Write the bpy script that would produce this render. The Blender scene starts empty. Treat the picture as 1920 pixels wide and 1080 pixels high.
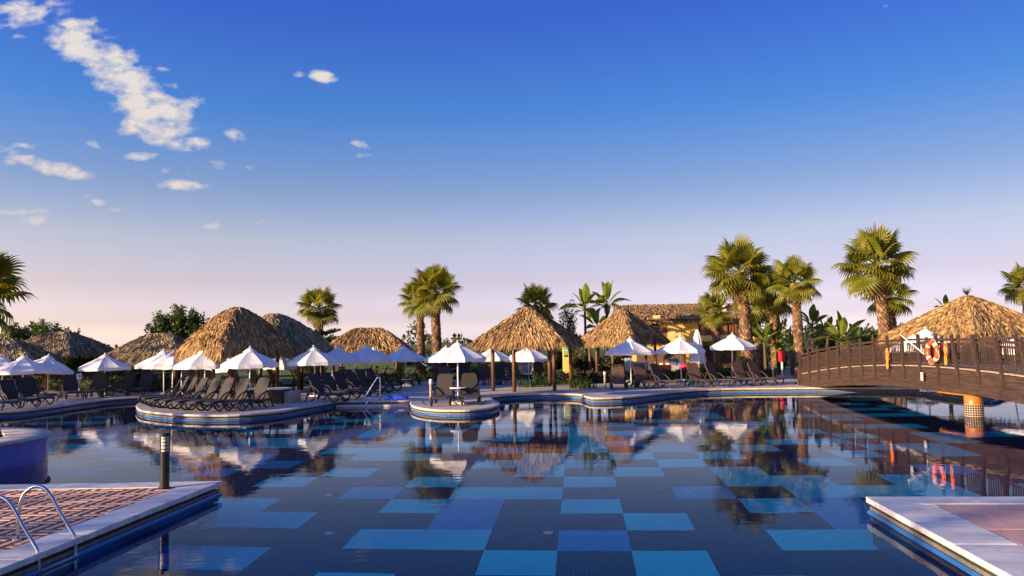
import bpy, math, random
import numpy as np
from mathutils import Vector, Matrix, geometry
random.seed(11)
R = math.radians
sc = bpy.context.scene
col = sc.collection

# ------------------------------------------------------------------ camera
FPX, CAMZ, PITCH, ROLL = 1480.0, 2.25, R(3.873), R(-1.052)
_fw = Vector((0, math.cos(PITCH), math.sin(PITCH)))
_up0 = Vector((0, -math.sin(PITCH), math.cos(PITCH)))
_rt = Vector((1, 0, 0)) * math.cos(ROLL) + _up0 * math.sin(ROLL)
_up = _up0 * math.cos(ROLL) - Vector((1, 0, 0)) * math.sin(ROLL)
CAM = Vector((0, 0, CAMZ))
cd = bpy.data.cameras.new('camera')
cam = bpy.data.objects.new('camera', cd)
col.objects.link(cam)
cd.sensor_width = 36
cd.lens = FPX / 1920 * 36
cd.clip_start, cd.clip_end = 0.1, 3000
_m = Matrix((_rt, _up, -_fw)).transposed().to_4x4()
_m.translation = CAM
cam.matrix_world = _m
sc.camera = cam

# ------------------------------------------------------------------ sky, sun, exposure
SUN_AZ, SUN_EL = -120.0, 11.0          # degrees; azimuth clockwise from the view direction
def lin(c):
    return tuple(((v / 255) / 12.92 if v / 255 <= 0.04045 else ((v / 255 + 0.055) / 1.055) ** 2.4) for v in c)
world = bpy.data.worlds.new('World')
sc.world = world
world.use_nodes = True
WN = world.node_tree
def wnode(t, **k):
    n = WN.nodes.new(t)
    for a, b in k.items():
        setattr(n, a, b)
    return n
def wmath(op, a, b=None, c=None, clamp=False):
    n = wnode('ShaderNodeMath', operation=op, use_clamp=clamp)
    for i, v in enumerate((a, b, c)):
        if v is None:
            continue
        if isinstance(v, (int, float)):
            n.inputs[i].default_value = v
        else:
            WN.links.new(v, n.inputs[i])
    return n.outputs[0]
def wmix(fac, a, b, mode='MIX'):
    n = wnode('ShaderNodeMix', data_type='RGBA', blend_type=mode)
    for i, v in ((0, fac), (6, a), (7, b)):
        if isinstance(v, (int, float)):
            n.inputs[i].default_value = v
        elif isinstance(v, tuple):
            n.inputs[i].default_value = v + (1,)
        else:
            WN.links.new(v, n.inputs[i])
    return n.outputs[2]
sky = wnode('ShaderNodeTexSky', sky_type='NISHITA', sun_disc=False)
sky.sun_elevation, sky.sun_rotation = R(SUN_EL), R(SUN_AZ)
sky.air_density, sky.dust_density, sky.ozone_density = 1.0, 1.0, 1.0
tc = wnode('ShaderNodeTexCoord')
nrm = wnode('ShaderNodeVectorMath', operation='NORMALIZE')
WN.links.new(tc.outputs['Generated'], nrm.inputs[0])
sep = wnode('ShaderNodeSeparateXYZ')
WN.links.new(nrm.outputs[0], sep.inputs[0])
DX, DY, DZ = sep.outputs
ramp = wnode('ShaderNodeValToRGB')
WN.links.new(wmath('MULTIPLY', DZ, 1.0, clamp=True), ramp.inputs[0])
# tint of the clear evening air against elevation (sin), for the whole dome
SKY_TINT = [(0, (2.780, 2.832, 5.582)), (0.03, (1.526, 1.418, 2.795)), (0.075, (1.312, 1.043, 1.644)), (0.13, (1.238, 1.044, 1.396)), (0.19, (0.821, 0.864, 1.312)), (0.28, (0.358, 0.745, 1.532)), (0.39, (0.274, 0.535, 1.679)), (0.7, (0.42, 0.80, 2.05)), (1, (0.52, 0.95, 2.3))]
while len(ramp.color_ramp.elements) < len(SKY_TINT):
    ramp.color_ramp.elements.new(0.5)
for e, (p, c) in zip(ramp.color_ramp.elements, SKY_TINT):
    e.position = p
    e.color = c + (1,)
skyc = wmix(1.0, sky.outputs[0], ramp.outputs[0], 'MULTIPLY')
# warm glow of the low sun along the horizon on its side
saz = R(SUN_AZ + 30)
glow = wmath('ADD', wmath('MULTIPLY', DX, math.sin(saz)), wmath('MULTIPLY', DY, math.cos(saz)))
side = wmath('MULTIPLY_ADD', glow, 0.36, 1.0)          # the whole dome is a little brighter towards the sun
glow = wmath('MULTIPLY_ADD', glow, 1.5, 0.0, clamp=True)
gel = wmath('SUBTRACT', 1.0, wmath('MULTIPLY', DZ, 4.2), clamp=True)
gfac = wmath('MULTIPLY', wmath('POWER', glow, 1.3), gel)
skyc = wmix(gfac, skyc, wmix(1.0, skyc, (1.22, 1.08, 0.82), 'MULTIPLY'))
sv = wnode('ShaderNodeVectorMath', operation='SCALE')
WN.links.new(skyc, sv.inputs[0])
WN.links.new(side, sv.inputs['Scale'])
skyc = sv.outputs[0]
# broken evening clouds, drawn on the dome in azimuth / elevation directions
pa = wmath('DIVIDE', DX, wmath('MAXIMUM', DY, 0.05))
pb = wmath('DIVIDE', DZ, wmath('MAXIMUM', DY, 0.05))
cmb = wnode('ShaderNodeCombineXYZ')
WN.links.new(pa, cmb.inputs[0])
WN.links.new(wmath('MULTIPLY', pb, 1.7), cmb.inputs[1])
nz = wnode('ShaderNodeTexNoise')
nz.inputs['Scale'].default_value = 22
nz.inputs['Detail'].default_value = 7
nz.inputs['Roughness'].default_value = 0.62
WN.links.new(cmb.outputs[0], nz.inputs['Vector'])
nz2 = wnode('ShaderNodeTexNoise')
nz2.inputs['Scale'].default_value = 55
nz2.inputs['Detail'].default_value = 4
WN.links.new(cmb.outputs[0], nz2.inputs['Vector'])
def sky_dir(px, py):
    d = _rt * (px - 960) / FPX + _up * (540 - py) / FPX + _fw
    return d.x / d.y, d.z / d.y
# centre, half width, half height in degrees-like units (photo pixels / focal), tilt, opacity
CLOUDS = [(45, 22, 85, 34, 10, .75), (150, 52, 52, 24, 0, .8), (150, 85, 70, 36, -25, 1), (215, 130, 95, 48, -38, 1), (262, 180, 75, 40, -40, 1),
          (290, 205, 80, 34, -10, 1), (290, 240, 75, 34, 0, .95), (360, 192, 34, 16, 0, .6), (352, 270, 45, 16, 0, .9), (258, 294, 42, 10, 0, .9),
          (345, 347, 52, 12, -4, .75), (30, 278, 44, 12, 0, .7), (40, 300, 45, 14, 0, .7), (110, 318, 62, 17, -12, .8),
          (560, 140, 14, 9, 0, .6), (608, 143, 30, 13, -12, .95), (620, 165, 26, 9, 0, .35), (672, 268, 27, 11, -18, .8), (680, 291, 26, 6, 0, .4),
          (440, 255, 24, 14, -20, .55), (430, 312, 60, 10, -6, .5), (625, 323, 22, 6, 0, .45), (182, 380, 20, 8, 0, .55), (160, 366, 16, 6, 0, .5),
          (218, 392, 16, 7, 0, .5), (276, 407, 18, 10, 0, .45), (40, 397, 62, 8, 0, .5), (62, 414, 34, 11, 0, .5), (395, 424, 22, 8, 0, .4),
          (490, 415, 15, 11, 0, .45), (305, 130, 16, 7, 0, .5), (325, 160, 26, 10, -20, .5), (175, 272, 20, 9, -30, .5), (38, 68, 22, 7, 0, .6), (1662, 10, 12, 9, 40, .5), (130, 445, 45, 20, 0, .3), (355, 325, 16, 8, 0, .5), (308, 322, 14, 6, 0, .5)]
mask = None
for (px, py, rx, ry, tl, op) in CLOUDS:
    a0, b0 = sky_dir(px, py)
    t = R(-tl)
    da = wmath('SUBTRACT', pa, a0)
    db = wmath('SUBTRACT', pb, b0)
    c_, s_ = math.cos(R(tl)), math.sin(R(tl))
    u = wmath('ADD', wmath('MULTIPLY', da, c_ * FPX / rx), wmath('MULTIPLY', db, s_ * FPX / rx))
    v = wmath('ADD', wmath('MULTIPLY', da, -s_ * FPX / ry), wmath('MULTIPLY', db, c_ * FPX / ry))
    d2 = wmath('ADD', wmath('MULTIPLY', u, u), wmath('MULTIPLY', v, v))
    m_ = wmath('MULTIPLY', wmath('SUBTRACT', 1.0, wmath('MULTIPLY', d2, 0.62), clamp=True), op)
    mask = m_ if mask is None else wmath('MAXIMUM', mask, m_)
mask = wmath('MULTIPLY', mask, wmath('GREATER_THAN', DY, 0.1))
dens = wmath('ADD', mask, wmath('MULTIPLY', wmath('SUBTRACT', nz.outputs[0], 0.5), 2.3))
dens = wmath('ADD', dens, wmath('MULTIPLY', wmath('SUBTRACT', nz2.outputs[0], 0.5), 1.1))
dens = wmath('MULTIPLY', wmath('SUBTRACT', dens, 0.32), 1.5, clamp=True)
dens = wmath('MULTIPLY', dens, wmath('MULTIPLY', mask, 1.7, clamp=True))
ccol = wmix(wmath('MULTIPLY', DZ, 3.2, clamp=True), (6.3, 4.9, 4.2), (6.1, 5.6, 5.1))
skyc = wmix(wmath('MULTIPLY', dens, 0.93), skyc, ccol)
bg = WN.nodes['Background']
WN.links.new(skyc, bg.inputs[0])
bg.inputs[1].default_value = 0.056

sd = bpy.data.lights.new('sun', 'SUN')
sun = bpy.data.objects.new('sun', sd)
col.objects.link(sun)
sd.energy, sd.angle, sd.color = 5.0, R(0.6), (1.0, 0.72, 0.42)
SUNV = Vector((math.sin(R(SUN_AZ)) * math.cos(R(SUN_EL)), math.cos(R(SUN_AZ)) * math.cos(R(SUN_EL)), math.sin(R(SUN_EL))))
sun.rotation_euler = SUNV.to_track_quat('Z', 'Y').to_euler()
sun.location = SUNV * 80
sc.view_settings.view_transform = 'Standard'
sc.view_settings.look = 'None'
sc.view_settings.exposure = 1.3
sc.view_settings.gamma = 1.0
sc.render.engine = 'CYCLES'
sc.cycles.use_denoising = True
sc.cycles.max_bounces = 10
sc.cycles.transparent_max_bounces = 16
sc.cycles.sample_clamp_indirect = 30.0
sc.cycles.blur_glossy = 2.0

# ------------------------------------------------------------------ pixel helpers
def ray(px, py):
    return _rt * (px - 960) / FPX + _up * (540 - py) / FPX + _fw
def gp(px, py, z=0.0):                 # point of a horizontal plane seen at a pixel
    d = ray(px, py)
    return CAM + d * ((z - CAMZ) / d.z)
def dp(px, py, D):                     # point at depth D seen at a pixel
    d = ray(px, py)
    return CAM + d * (D / d.y)
def depth_at(px, py):
    return gp(px, py).y

# ------------------------------------------------------------------ mesh helpers
class MB:
    def __init__(s):
        s.v, s.f = [], []
    def add(s, vs, fs):
        n = len(s.v)
        s.v += [tuple(p) for p in vs]
        s.f += [tuple(i + n for i in f) for f in fs]
        return s
    def box(s, c, d, M=None):
        x, y, z = d[0] / 2, d[1] / 2, d[2] / 2
        vs = [Vector((i * x, j * y, k * z)) for i in (-1, 1) for j in (-1, 1) for k in (-1, 1)]
        if M is not None:
            vs = [M @ p for p in vs]
        c = Vector(c)
        return s.add([p + c for p in vs], [(0, 1, 3, 2), (4, 6, 7, 5), (0, 4, 5, 1), (2, 3, 7, 6), (0, 2, 6, 4), (1, 5, 7, 3)])
    def bar(s, p, q, w, h, up=(0, 0, 1)):
        p, q = Vector(p), Vector(q)
        d = (q - p).normalized()
        up = Vector(up)
        if abs(d.dot(up)) > 0.98:
            up = Vector((1, 0, 0))
        sd_ = d.cross(up).normalized() * w / 2
        u = sd_.cross(d).normalized() * h / 2
        vs = [p - sd_ - u, p + sd_ - u, p + sd_ + u, p - sd_ + u, q - sd_ - u, q + sd_ - u, q + sd_ + u, q - sd_ + u]
        return s.add(vs, [(3, 2, 1, 0), (4, 5, 6, 7), (0, 1, 5, 4), (1, 2, 6, 5), (2, 3, 7, 6), (3, 0, 4, 7)])
    def tube(s, pts, r, n=8, closed=False, cap=True):
        pts = [Vector(p) for p in pts]
        m = len(pts)
        rs = r if isinstance(r, (list, tuple)) else [r] * m
        prev = None
        base = len(s.v)
        for i, p in enumerate(pts):
            if closed:
                t = (pts[(i + 1) % m] - pts[i - 1]).normalized()
            else:
                t = (pts[min(i + 1, m - 1)] - pts[max(i - 1, 0)]).normalized()
            if prev is None:
                a = t.cross(Vector((0, 0, 1)))
                if a.length < 0.1:
                    a = t.cross(Vector((1, 0, 0)))
                a.normalize()
            else:
                a = (prev - t * prev.dot(t)).normalized()
            prev = a
            b = t.cross(a)
            for k in range(n):
                an = 2 * math.pi * k / n
                s.v.append(tuple(p + (a * math.cos(an) + b * math.sin(an)) * rs[i]))
        for i in range(m if closed else m - 1):
            j = (i + 1) % m
            for k in range(n):
                k2 = (k + 1) % n
                s.f.append((base + i * n + k, base + i * n + k2, base + j * n + k2, base + j * n + k))
        if cap and not closed:
            s.f.append(tuple(base + k for k in range(n))[::-1])
            s.f.append(tuple(base + (m - 1) * n + k for k in range(n)))
        return s
    def lathe(s, prof, n=24, c=(0, 0, 0)):
        base = len(s.v)
        for (r, z) in prof:
            for k in range(n):
                a = 2 * math.pi * k / n
                s.v.append((c[0] + r * math.cos(a), c[1] + r * math.sin(a), c[2] + z))
        for i in range(len(prof) - 1):
            for k in range(n):
                k2 = (k + 1) % n
                s.f.append((base + i * n + k, base + i * n + k2, base + (i + 1) * n + k2, base + (i + 1) * n + k))
        return s
    def prism(s, poly, z0, z1):
        n = len(poly)
        b = len(s.v)
        s.v += [(p[0], p[1], z0) for p in poly] + [(p[0], p[1], z1) for p in poly]
        s.f.append(tuple(b + i for i in range(n))[::-1])
        s.f.append(tuple(b + n + i for i in range(n)))
        for i in range(n):
            j = (i + 1) % n
            s.f.append((b + i, b + j, b + n + j, b + n + i))
        return s
    def mesh(s, name, m=None, smooth=False, origin=None):
        me = bpy.data.meshes.new(name)
        v = s.v if origin is None else [(p[0] - origin[0], p[1] - origin[1], p[2] - origin[2]) for p in s.v]
        me.from_pydata(v, [], s.f)
        if m is not None:
            me.materials.append(m)
        if smooth:
            me.shade_smooth()
        me.update()
        return me
    def build(s, name, m=None, parent=None, smooth=False, origin=None, bevel=0):
        if origin is None and parent is not None and parent.name in ORG:
            origin = ORG[parent.name]
        o = link(name, s.mesh(name, m, smooth, origin), parent)
        if bevel:
            b = o.modifiers.new('bevel', 'BEVEL')
            b.width, b.segments, b.limit_method = bevel, 2, 'ANGLE'
        return o
def link(name, data, parent=None):
    o = bpy.data.objects.new(name, data)
    col.objects.link(o)
    if parent is not None:
        o.parent = parent
    return o
def tag(o, label=None, cat=None, group=None, kind=None):
    for k, v in (('label', label), ('category', cat), ('group', group), ('kind', kind)):
        if v:
            o[k] = v
    return o
def thing(name, label, cat, loc=(0, 0, 0), rz=0, group=None):
    o = link(name, None)
    o.empty_display_size = 0.2
    o.location = loc
    o.rotation_euler = (0, 0, rz)
    return tag(o, label, cat, group)
def copy_tree(o, parent=None):
    c = o.copy()
    col.objects.link(c)
    c.parent = parent
    for ch in KIDS.get(o.name, [x for x in o.children]):
        copy_tree(ch, c)
    return c
KIDS, ORG = {}, {}
def catmull(P, n=5, closed=False):
    out = []
    m = len(P)
    for i in range(m - 1):
        p0, p1, p2, p3 = P[max(i - 1, 0)], P[i], P[i + 1], P[min(i + 2, m - 1)]
        for k in range(n):
            t = k / n
            out.append(tuple(0.5 * (2 * p1[j] + (p2[j] - p0[j]) * t + (2 * p0[j] - 5 * p1[j] + 4 * p2[j] - p3[j]) * t * t + (3 * p1[j] - p0[j] - 3 * p2[j] + p3[j]) * t ** 3) for j in range(len(p1))))
    out.append(tuple(P[-1]))
    return out

# ------------------------------------------------------------------ materials
MATS = {}
def mat(name, c, rough=0.7, var=0.18, scale=5.0, bump=0.0, bscale=30.0, metal=0.0, island=0.0, transl=0.0, spec=0.4, c2=None, stretch=None, tcol=None):
    """c, c2: linear base colours; var: brightness wander; island: brightness spread between loose pieces."""
    if name in MATS:
        return MATS[name]
    m = bpy.data.materials.new(name)
    m.use_nodes = True
    T = m.node_tree
    b = T.nodes['Principled BSDF']
    b.inputs['Roughness'].default_value = rough
    b.inputs['Metallic'].default_value = metal
    b.inputs['Specular IOR Level'].default_value = spec
    t = T.nodes.new('ShaderNodeTexCoord')
    vec = t.outputs['Object']
    if stretch:
        mp = T.nodes.new('ShaderNodeMapping')
        mp.inputs['Scale'].default_value = stretch
        T.links.new(vec, mp.inputs[0])
        vec = mp.outputs[0]
    nz_ = T.nodes.new('ShaderNodeTexNoise')
    nz_.inputs['Scale'].default_value = scale
    nz_.inputs['Detail'].default_value = 5
    nz_.inputs['Roughness'].default_value = 0.62
    T.links.new(vec, nz_.inputs['Vector'])
    mr = T.nodes.new('ShaderNodeMapRange')
    mr.inputs[1].default_value, mr.inputs[2].default_value = 0.3, 0.7
    mr.inputs[3].default_value, mr.inputs[4].default_value = 1 - var, 1 + var
    T.links.new(nz_.outputs[0], mr.inputs[0])
    fac = mr.outputs[0]
    geo = None
    if island:
        geo = T.nodes.new('ShaderNodeNewGeometry')
        ma = T.nodes.new('ShaderNodeMath')
        ma.operation = 'MULTIPLY_ADD'
        ma.inputs[1].default_value, ma.inputs[2].default_value = 2 * island, 1 - island
        T.links.new(geo.outputs['Random Per Island'], ma.inputs[0])
        mm = T.nodes.new('ShaderNodeMath')
        mm.operation = 'MULTIPLY'
        T.links.new(ma.outputs[0], mm.inputs[0])
        T.links.new(fac, mm.inputs[1])
        fac = mm.outputs[0]
    src = None
    if c2 is not None:
        mx = T.nodes.new('ShaderNodeMix')
        mx.data_type = 'RGBA'
        mx.inputs[6].default_value = c + (1,)
        mx.inputs[7].default_value = c2 + (1,)
        if geo is not None:
            wn = T.nodes.new('ShaderNodeTexWhiteNoise')
            wn.noise_dimensions = '1D'
            T.links.new(geo.outputs['Random Per Island'], wn.inputs['W'])
            T.links.new(wn.outputs['Value'], mx.inputs[0])
        else:
            n2 = T.nodes.new('ShaderNodeTexNoise')
            n2.inputs['Scale'].default_value = scale * 0.37
            n2.inputs['Detail'].default_value = 4
            T.links.new(vec, n2.inputs['Vector'])
            m2 = T.nodes.new('ShaderNodeMapRange')
            m2.inputs[1].default_value, m2.inputs[2].default_value = 0.35, 0.65
            T.links.new(n2.outputs[0], m2.inputs[0])
            T.links.new(m2.outputs[0], mx.inputs[0])
        src = mx.outputs[2]
    vm = T.nodes.new('ShaderNodeVectorMath')
    vm.operation = 'SCALE'
    if src is not None:
        T.links.new(src, vm.inputs[0])
    else:
        vm.inputs[0].default_value = c
    T.links.new(fac, vm.inputs['Scale'])
    T.links.new(vm.outputs[0], b.inputs['Base Color'])
    if bump:
        n3 = T.nodes.new('ShaderNodeTexNoise')
        n3.inputs['Scale'].default_value = bscale
        n3.inputs['Detail'].default_value = 4
        T.links.new(vec, n3.inputs['Vector'])
        bp = T.nodes.new('ShaderNodeBump')
        bp.inputs['Strength'].default_value = bump
        bp.inputs['Distance'].default_value = 0.02
        T.links.new(n3.outputs[0], bp.inputs['Height'])
        T.links.new(bp.outputs[0], b.inputs['Normal'])
    if transl:
        tr = T.nodes.new('ShaderNodeBsdfTranslucent')
        if tcol:
            tr.inputs[0].default_value = tcol + (1,)
        else:
            T.links.new(vm.outputs[0], tr.inputs[0])
        ms = T.nodes.new('ShaderNodeMixShader')
        ms.inputs[0].default_value = transl
        T.links.new(b.outputs[0], ms.inputs[1])
        T.links.new(tr.outputs[0], ms.inputs[2])
        T.links.new(ms.outputs[0], T.nodes['Material Output'].inputs[0])
    MATS[name] = m
    return m
def mosaic(name, c, grout, size=0.0566, width=0.07, var=0.12, rough=0.25, axes=(0, 1), angular=None):
    """small square tiles with grout lines, in object coordinates; alternating tile brightness"""
    m = bpy.data.materials.new(name)
    m.use_nodes = True
    T = m.node_tree
    b = T.nodes['Principled BSDF']
    b.inputs['Roughness'].default_value = rough
    t = T.nodes.new('ShaderNodeTexCoord')
    sp = T.nodes.new('ShaderNodeSeparateXYZ')
    T.links.new(t.outputs['Object'], sp.inputs[0])
    def mth(op, a, b_=None):
        n = T.nodes.new('ShaderNodeMath')
        n.operation = op
        for i, v in enumerate((a, b_)):
            if v is None:
                continue
            if isinstance(v, (int, float)):
                n.inputs[i].default_value = v
            else:
                T.links.new(v, n.inputs[i])
        return n.outputs[0]
    if angular:
        an = mth('MULTIPLY', mth('ARCTAN2', sp.outputs[1], sp.outputs[0]), angular)
        cs = [an, sp.outputs[2]]
    else:
        cs = [sp.outputs[a] if isinstance(a, int) else mth('ADD', sp.outputs[0], sp.outputs[1]) for a in axes]
    ms, cells = [], []
    for cc in cs:
        s_ = mth('DIVIDE', cc, size)
        ms.append(mth('LESS_THAN', mth('FRACT', s_), width))
        cells.append(mth('FLOOR', s_))
    line = mth('MAXIMUM', ms[0], ms[1])
    cb = T.nodes.new('ShaderNodeCombineXYZ')
    T.links.new(cells[0], cb.inputs[0])
    T.links.new(cells[1], cb.inputs[1])
    wn = T.nodes.new('ShaderNodeTexWhiteNoise')
    T.links.new(cb.outputs[0], wn.inputs['Vector'])
    k = mth('ADD', mth('MULTIPLY', wn.outputs['Value'], 2 * var), 1 - var)
    nz_ = T.nodes.new('ShaderNodeTexNoise')
    nz_.inputs['Scale'].default_value = 0.7
    nz_.inputs['Detail'].default_value = 3
    T.links.new(t.outputs['Object'], nz_.inputs['Vector'])
    k = mth('MULTIPLY', k, mth('ADD', mth('MULTIPLY', nz_.outputs[0], 0.3), 0.85))
    vm = T.nodes.new('ShaderNodeVectorMath')
    vm.operation = 'SCALE'
    vm.inputs[0].default_value = c
    T.links.new(k, vm.inputs['Scale'])
    mx = T.nodes.new('ShaderNodeMix')
    mx.data_type = 'RGBA'
    T.links.new(line, mx.inputs[0])
    T.links.new(vm.outputs[0], mx.inputs[6])
    mx.inputs[7].default_value = grout + (1,)
    T.links.new(mx.outputs[2], b.inputs['Base Color'])
    return m

# ================================================================== THE SETTING
YAW = R(4.735)
MOD = 1.018
UAX = Vector((math.cos(YAW), -math.sin(YAW), 0))
VAX = Vector((math.sin(YAW), math.cos(YAW), 0))
TORG = Vector((0.477, 10.144, 0))
WATER_Z, DEPTH = -0.2, 1.655
FLOOR_Z = WATER_Z - DEPTH

def g2(px, py):
    p = gp(px, py)
    return (p.x, p.y)
LC = Vector(g2(409, 905) + (0,))            # corner of the left near terrace
RC = Vector(g2(1633, 935) + (0,))           # corner of the right near terrace
far_a = [(-30, 20.5), (-24, 25.0)] + [g2(*p) for p in [(0, 772.5), (50, 769), (100, 762.5), (150, 755.5), (200, 749), (240, 746), (265, 744.5), (290, 745), (300, 747.5), (288, 751), (270, 753.5), (259, 758), (258, 763), (266, 769), (292, 773), (344, 777), (427, 778), (511, 772.5), (570, 763), (626, 754), (637, 752.5)]]
far_b = [g2(*p) for p in [(637, 752.5), (771, 751)]]
far_c = [g2(*p) for p in [(771, 751), (771, 756), (776, 761), (790, 765), (815, 768), (845, 769), (880, 768.5), (912, 765.5), (929, 761), (935, 757), (931, 752.5), (921, 748.5), (921, 745), (935, 742), (963, 739.5), (1030, 738), (1082, 739), (1097, 742), (1106, 745), (1122, 746), (1184, 743.5), (1267, 734), (1351, 729), (1480, 727.3), (1600, 727), (1725, 728), (1745, 732), (1790, 738), (1860, 741)]]
far_c += [(20.0, 31.0), (24.5, 27.0)]
far_a, far_c = catmull(far_a, 4), catmull(far_c, 4)
BACK = -9.0
rr = RC + UAX * 21
near_r = [(rr.x, rr.y), (RC.x, RC.y), tuple((RC - VAX * (RC.y - BACK) / VAX.y)[:2])]
near_l = [tuple((LC - VAX * (LC.y - BACK) / VAX.y)[:2]), (LC.x, LC.y), (-24.0, g2(0, 911)[1] + 0.2)]
outline = far_a + far_b[1:] + far_c[1:] + near_r + near_l
OUT3 = [Vector((p[0], p[1], 0)) for p in outline]

def holed(name, outer, hole, z, m):
    o3, h3 = [Vector((p[0], p[1], 0)) for p in outer], [Vector((p[0], p[1], 0)) for p in hole]
    tris = geometry.tessellate_polygon([o3, h3])
    vs = [(p.x, p.y, z) for p in o3 + h3]
    fs = []
    for t in tris:
        a, b, c = (Vector(vs[i]) for i in t)
        fs.append(t if (b - a).cross(c - a).z > 0 else t[::-1])
    return MB().add(vs, fs).build(name, m)

M_lawn = mat('lawn', (0.045, 0.085, 0.012), 0.9, 0.35, 1.5, c2=(0.075, 0.11, 0.02), bump=0.6, bscale=60)
M_deck = mat('deck_concrete', (0.42, 0.37, 0.34), 0.75, 0.14, 1.6, c2=(0.48, 0.42, 0.38), bump=0.15, bscale=40)
M_cope = mat('coping_stone', (0.52, 0.46, 0.42), 0.6, 0.2, 5.0, c2=(0.40, 0.36, 0.33), bump=0.2, bscale=25, stretch=(1, 2.6, 1))
M_marble = mat('coping_marble', (0.66, 0.65, 0.64), 0.45, 0.16, 2.6, c2=(0.48, 0.475, 0.48), bump=0.12, bscale=18, stretch=(1, 3.2, 1))
def weather(m, stain, scale, lo, hi, amount):
    """mix irregular stains of one colour into a material's base colour"""
    T_ = m.node_tree
    b_ = T_.nodes['Principled BSDF']
    src_ = b_.inputs['Base Color'].links[0].from_socket
    g_ = T_.nodes.new('ShaderNodeNewGeometry')
    n_ = T_.nodes.new('ShaderNodeTexNoise')
    n_.inputs['Scale'].default_value = scale
    n_.inputs['Detail'].default_value = 6
    n_.inputs['Roughness'].default_value = 0.7
    T_.links.new(g_.outputs['Position'], n_.inputs['Vector'])
    r_ = T_.nodes.new('ShaderNodeMapRange')
    r_.inputs[1].default_value, r_.inputs[2].default_value = lo, hi
    r_.inputs[3].default_value, r_.inputs[4].default_value = 0.0, amount
    T_.links.new(n_.outputs[0], r_.inputs[0])
    x_ = T_.nodes.new('ShaderNodeMix')
    x_.data_type = 'RGBA'
    T_.links.new(r_.outputs[0], x_.inputs[0])
    T_.links.new(src_, x_.inputs[6])
    x_.inputs[7].default_value = stain + (1,)
    T_.links.new(x_.outputs[2], b_.inputs['Base Color'])
weather(M_marble, (0.20, 0.10, 0.05), 1.1, 0.64, 0.72, 0.6)
weather(M_marble, (0.26, 0.25, 0.24), 3.4, 0.52, 0.70, 0.55)
weather(M_deck, (0.20, 0.17, 0.16), 0.8, 0.5, 0.7, 0.5)
weather(M_cope, (0.20, 0.17, 0.15), 1.6, 0.5, 0.7, 0.5)
M_edge = mat('gutter_concrete', (0.15, 0.135, 0.10), 0.85, 0.3, 8, bump=0.3)
M_dark = mat('recess_shade', (0.05, 0.048, 0.045), 0.9, 0.2)  # near-black colour put in for the shade below the coping lip
M_wtile = mosaic('waterline_mosaic', (0.012, 0.09, 0.33), (0.10, 0.25, 0.5), 0.05, 0.1, axes=('s', 2))
M_floor = mosaic('floor_mosaic_navy', (0.0012, 0.003, 0.045), (0.16, 0.22, 0.52), MOD / 18, 0.06)
M_light = mosaic('floor_mosaic_light', (0.02, 0.74, 0.92), (0.05, 0.76, 0.92), MOD / 18, 0.07, 0.05)
M_mid = mosaic('floor_mosaic_blue', (0.004, 0.32, 0.72), (0.03, 0.38, 0.75), MOD / 18, 0.07, 0.06)

ground = holed('ground', [(-900, -60), (900, -60), (900, 1600), (-900, 1600)], outline, -0.02, M_lawn)
tag(ground, kind='structure')
deck_outer = [(-34, -12), (34, -12), (34, 50), (16, 53), (6, 50), (-2, 48.5), (-7, 46), (-12, 43), (-16, 42), (-34, 44)]
deck = holed('deck', deck_outer, outline, 0.0, M_deck)
tag(deck, kind='structure')

# ---- pool walls and gutter: strips swept along the outline
def sweep(path, prof, closed=True):
    """path: 2D, water on the right of travel; prof: (offset towards land, z)"""
    n = len(path)
    P = [Vector(p) for p in path]
    vs, fs = [], []
    for i in range(n):
        a = P[i - 1] if (closed or i > 0) else P[i]
        b = P[(i + 1) % n] if (closed or i < n - 1) else P[i]
        t0 = (P[i] - a).normalized() if (P[i] - a).length > 1e-6 else None
        t1 = (b - P[i]).normalized() if (b - P[i]).length > 1e-6 else None
        t0, t1 = t0 or t1, t1 or t0
        n0, n1 = Vector((-t0.y, t0.x)), Vector((-t1.y, t1.x))
        nn = (n0 + n1).normalized()
        k = 1 / max(nn.dot(n0), 0.35)
        for (o, z) in prof:
            q = P[i] + nn * o * k
            vs.append((q.x, q.y, z))
    m = len(prof)
    for i in range(n if closed else n - 1):
        j = (i + 1) % n
        for k in range(m - 1):
            fs.append((i * m + k, j * m + k, j * m + k + 1, i * m + k + 1))
    return MB().add(vs, fs)
pool_wall = tag(sweep(outline, [(0.0, -0.17), (0.0, FLOOR_Z - 0.02)]).build('pool_wall', M_wtile), kind='structure')
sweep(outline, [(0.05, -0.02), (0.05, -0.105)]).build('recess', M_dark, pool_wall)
sweep(outline, [(0.06, -0.105), (-0.012, -0.107), (-0.016, -0.15), (0.0, -0.152)]).build('gutter_band', M_edge, pool_wall)
sweep(outline, [(0.0, -0.153), (-0.03, -0.158), (-0.045, -0.185), (-0.04, -0.25), (0.0, -0.26)]).build('waterline_tile', M_wtile, pool_wall, smooth=False)

COPE = [(0.06, -0.055), (-0.045, -0.055), (-0.052, -0.02), (-0.035, 0.012), (0.0, 0.018), (0.42, 0.016), (0.42, -0.005)]
coping = tag(sweep(far_a + far_b[1:] + far_c[1:], COPE, False).build('coping', M_cope), kind='structure')

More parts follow.
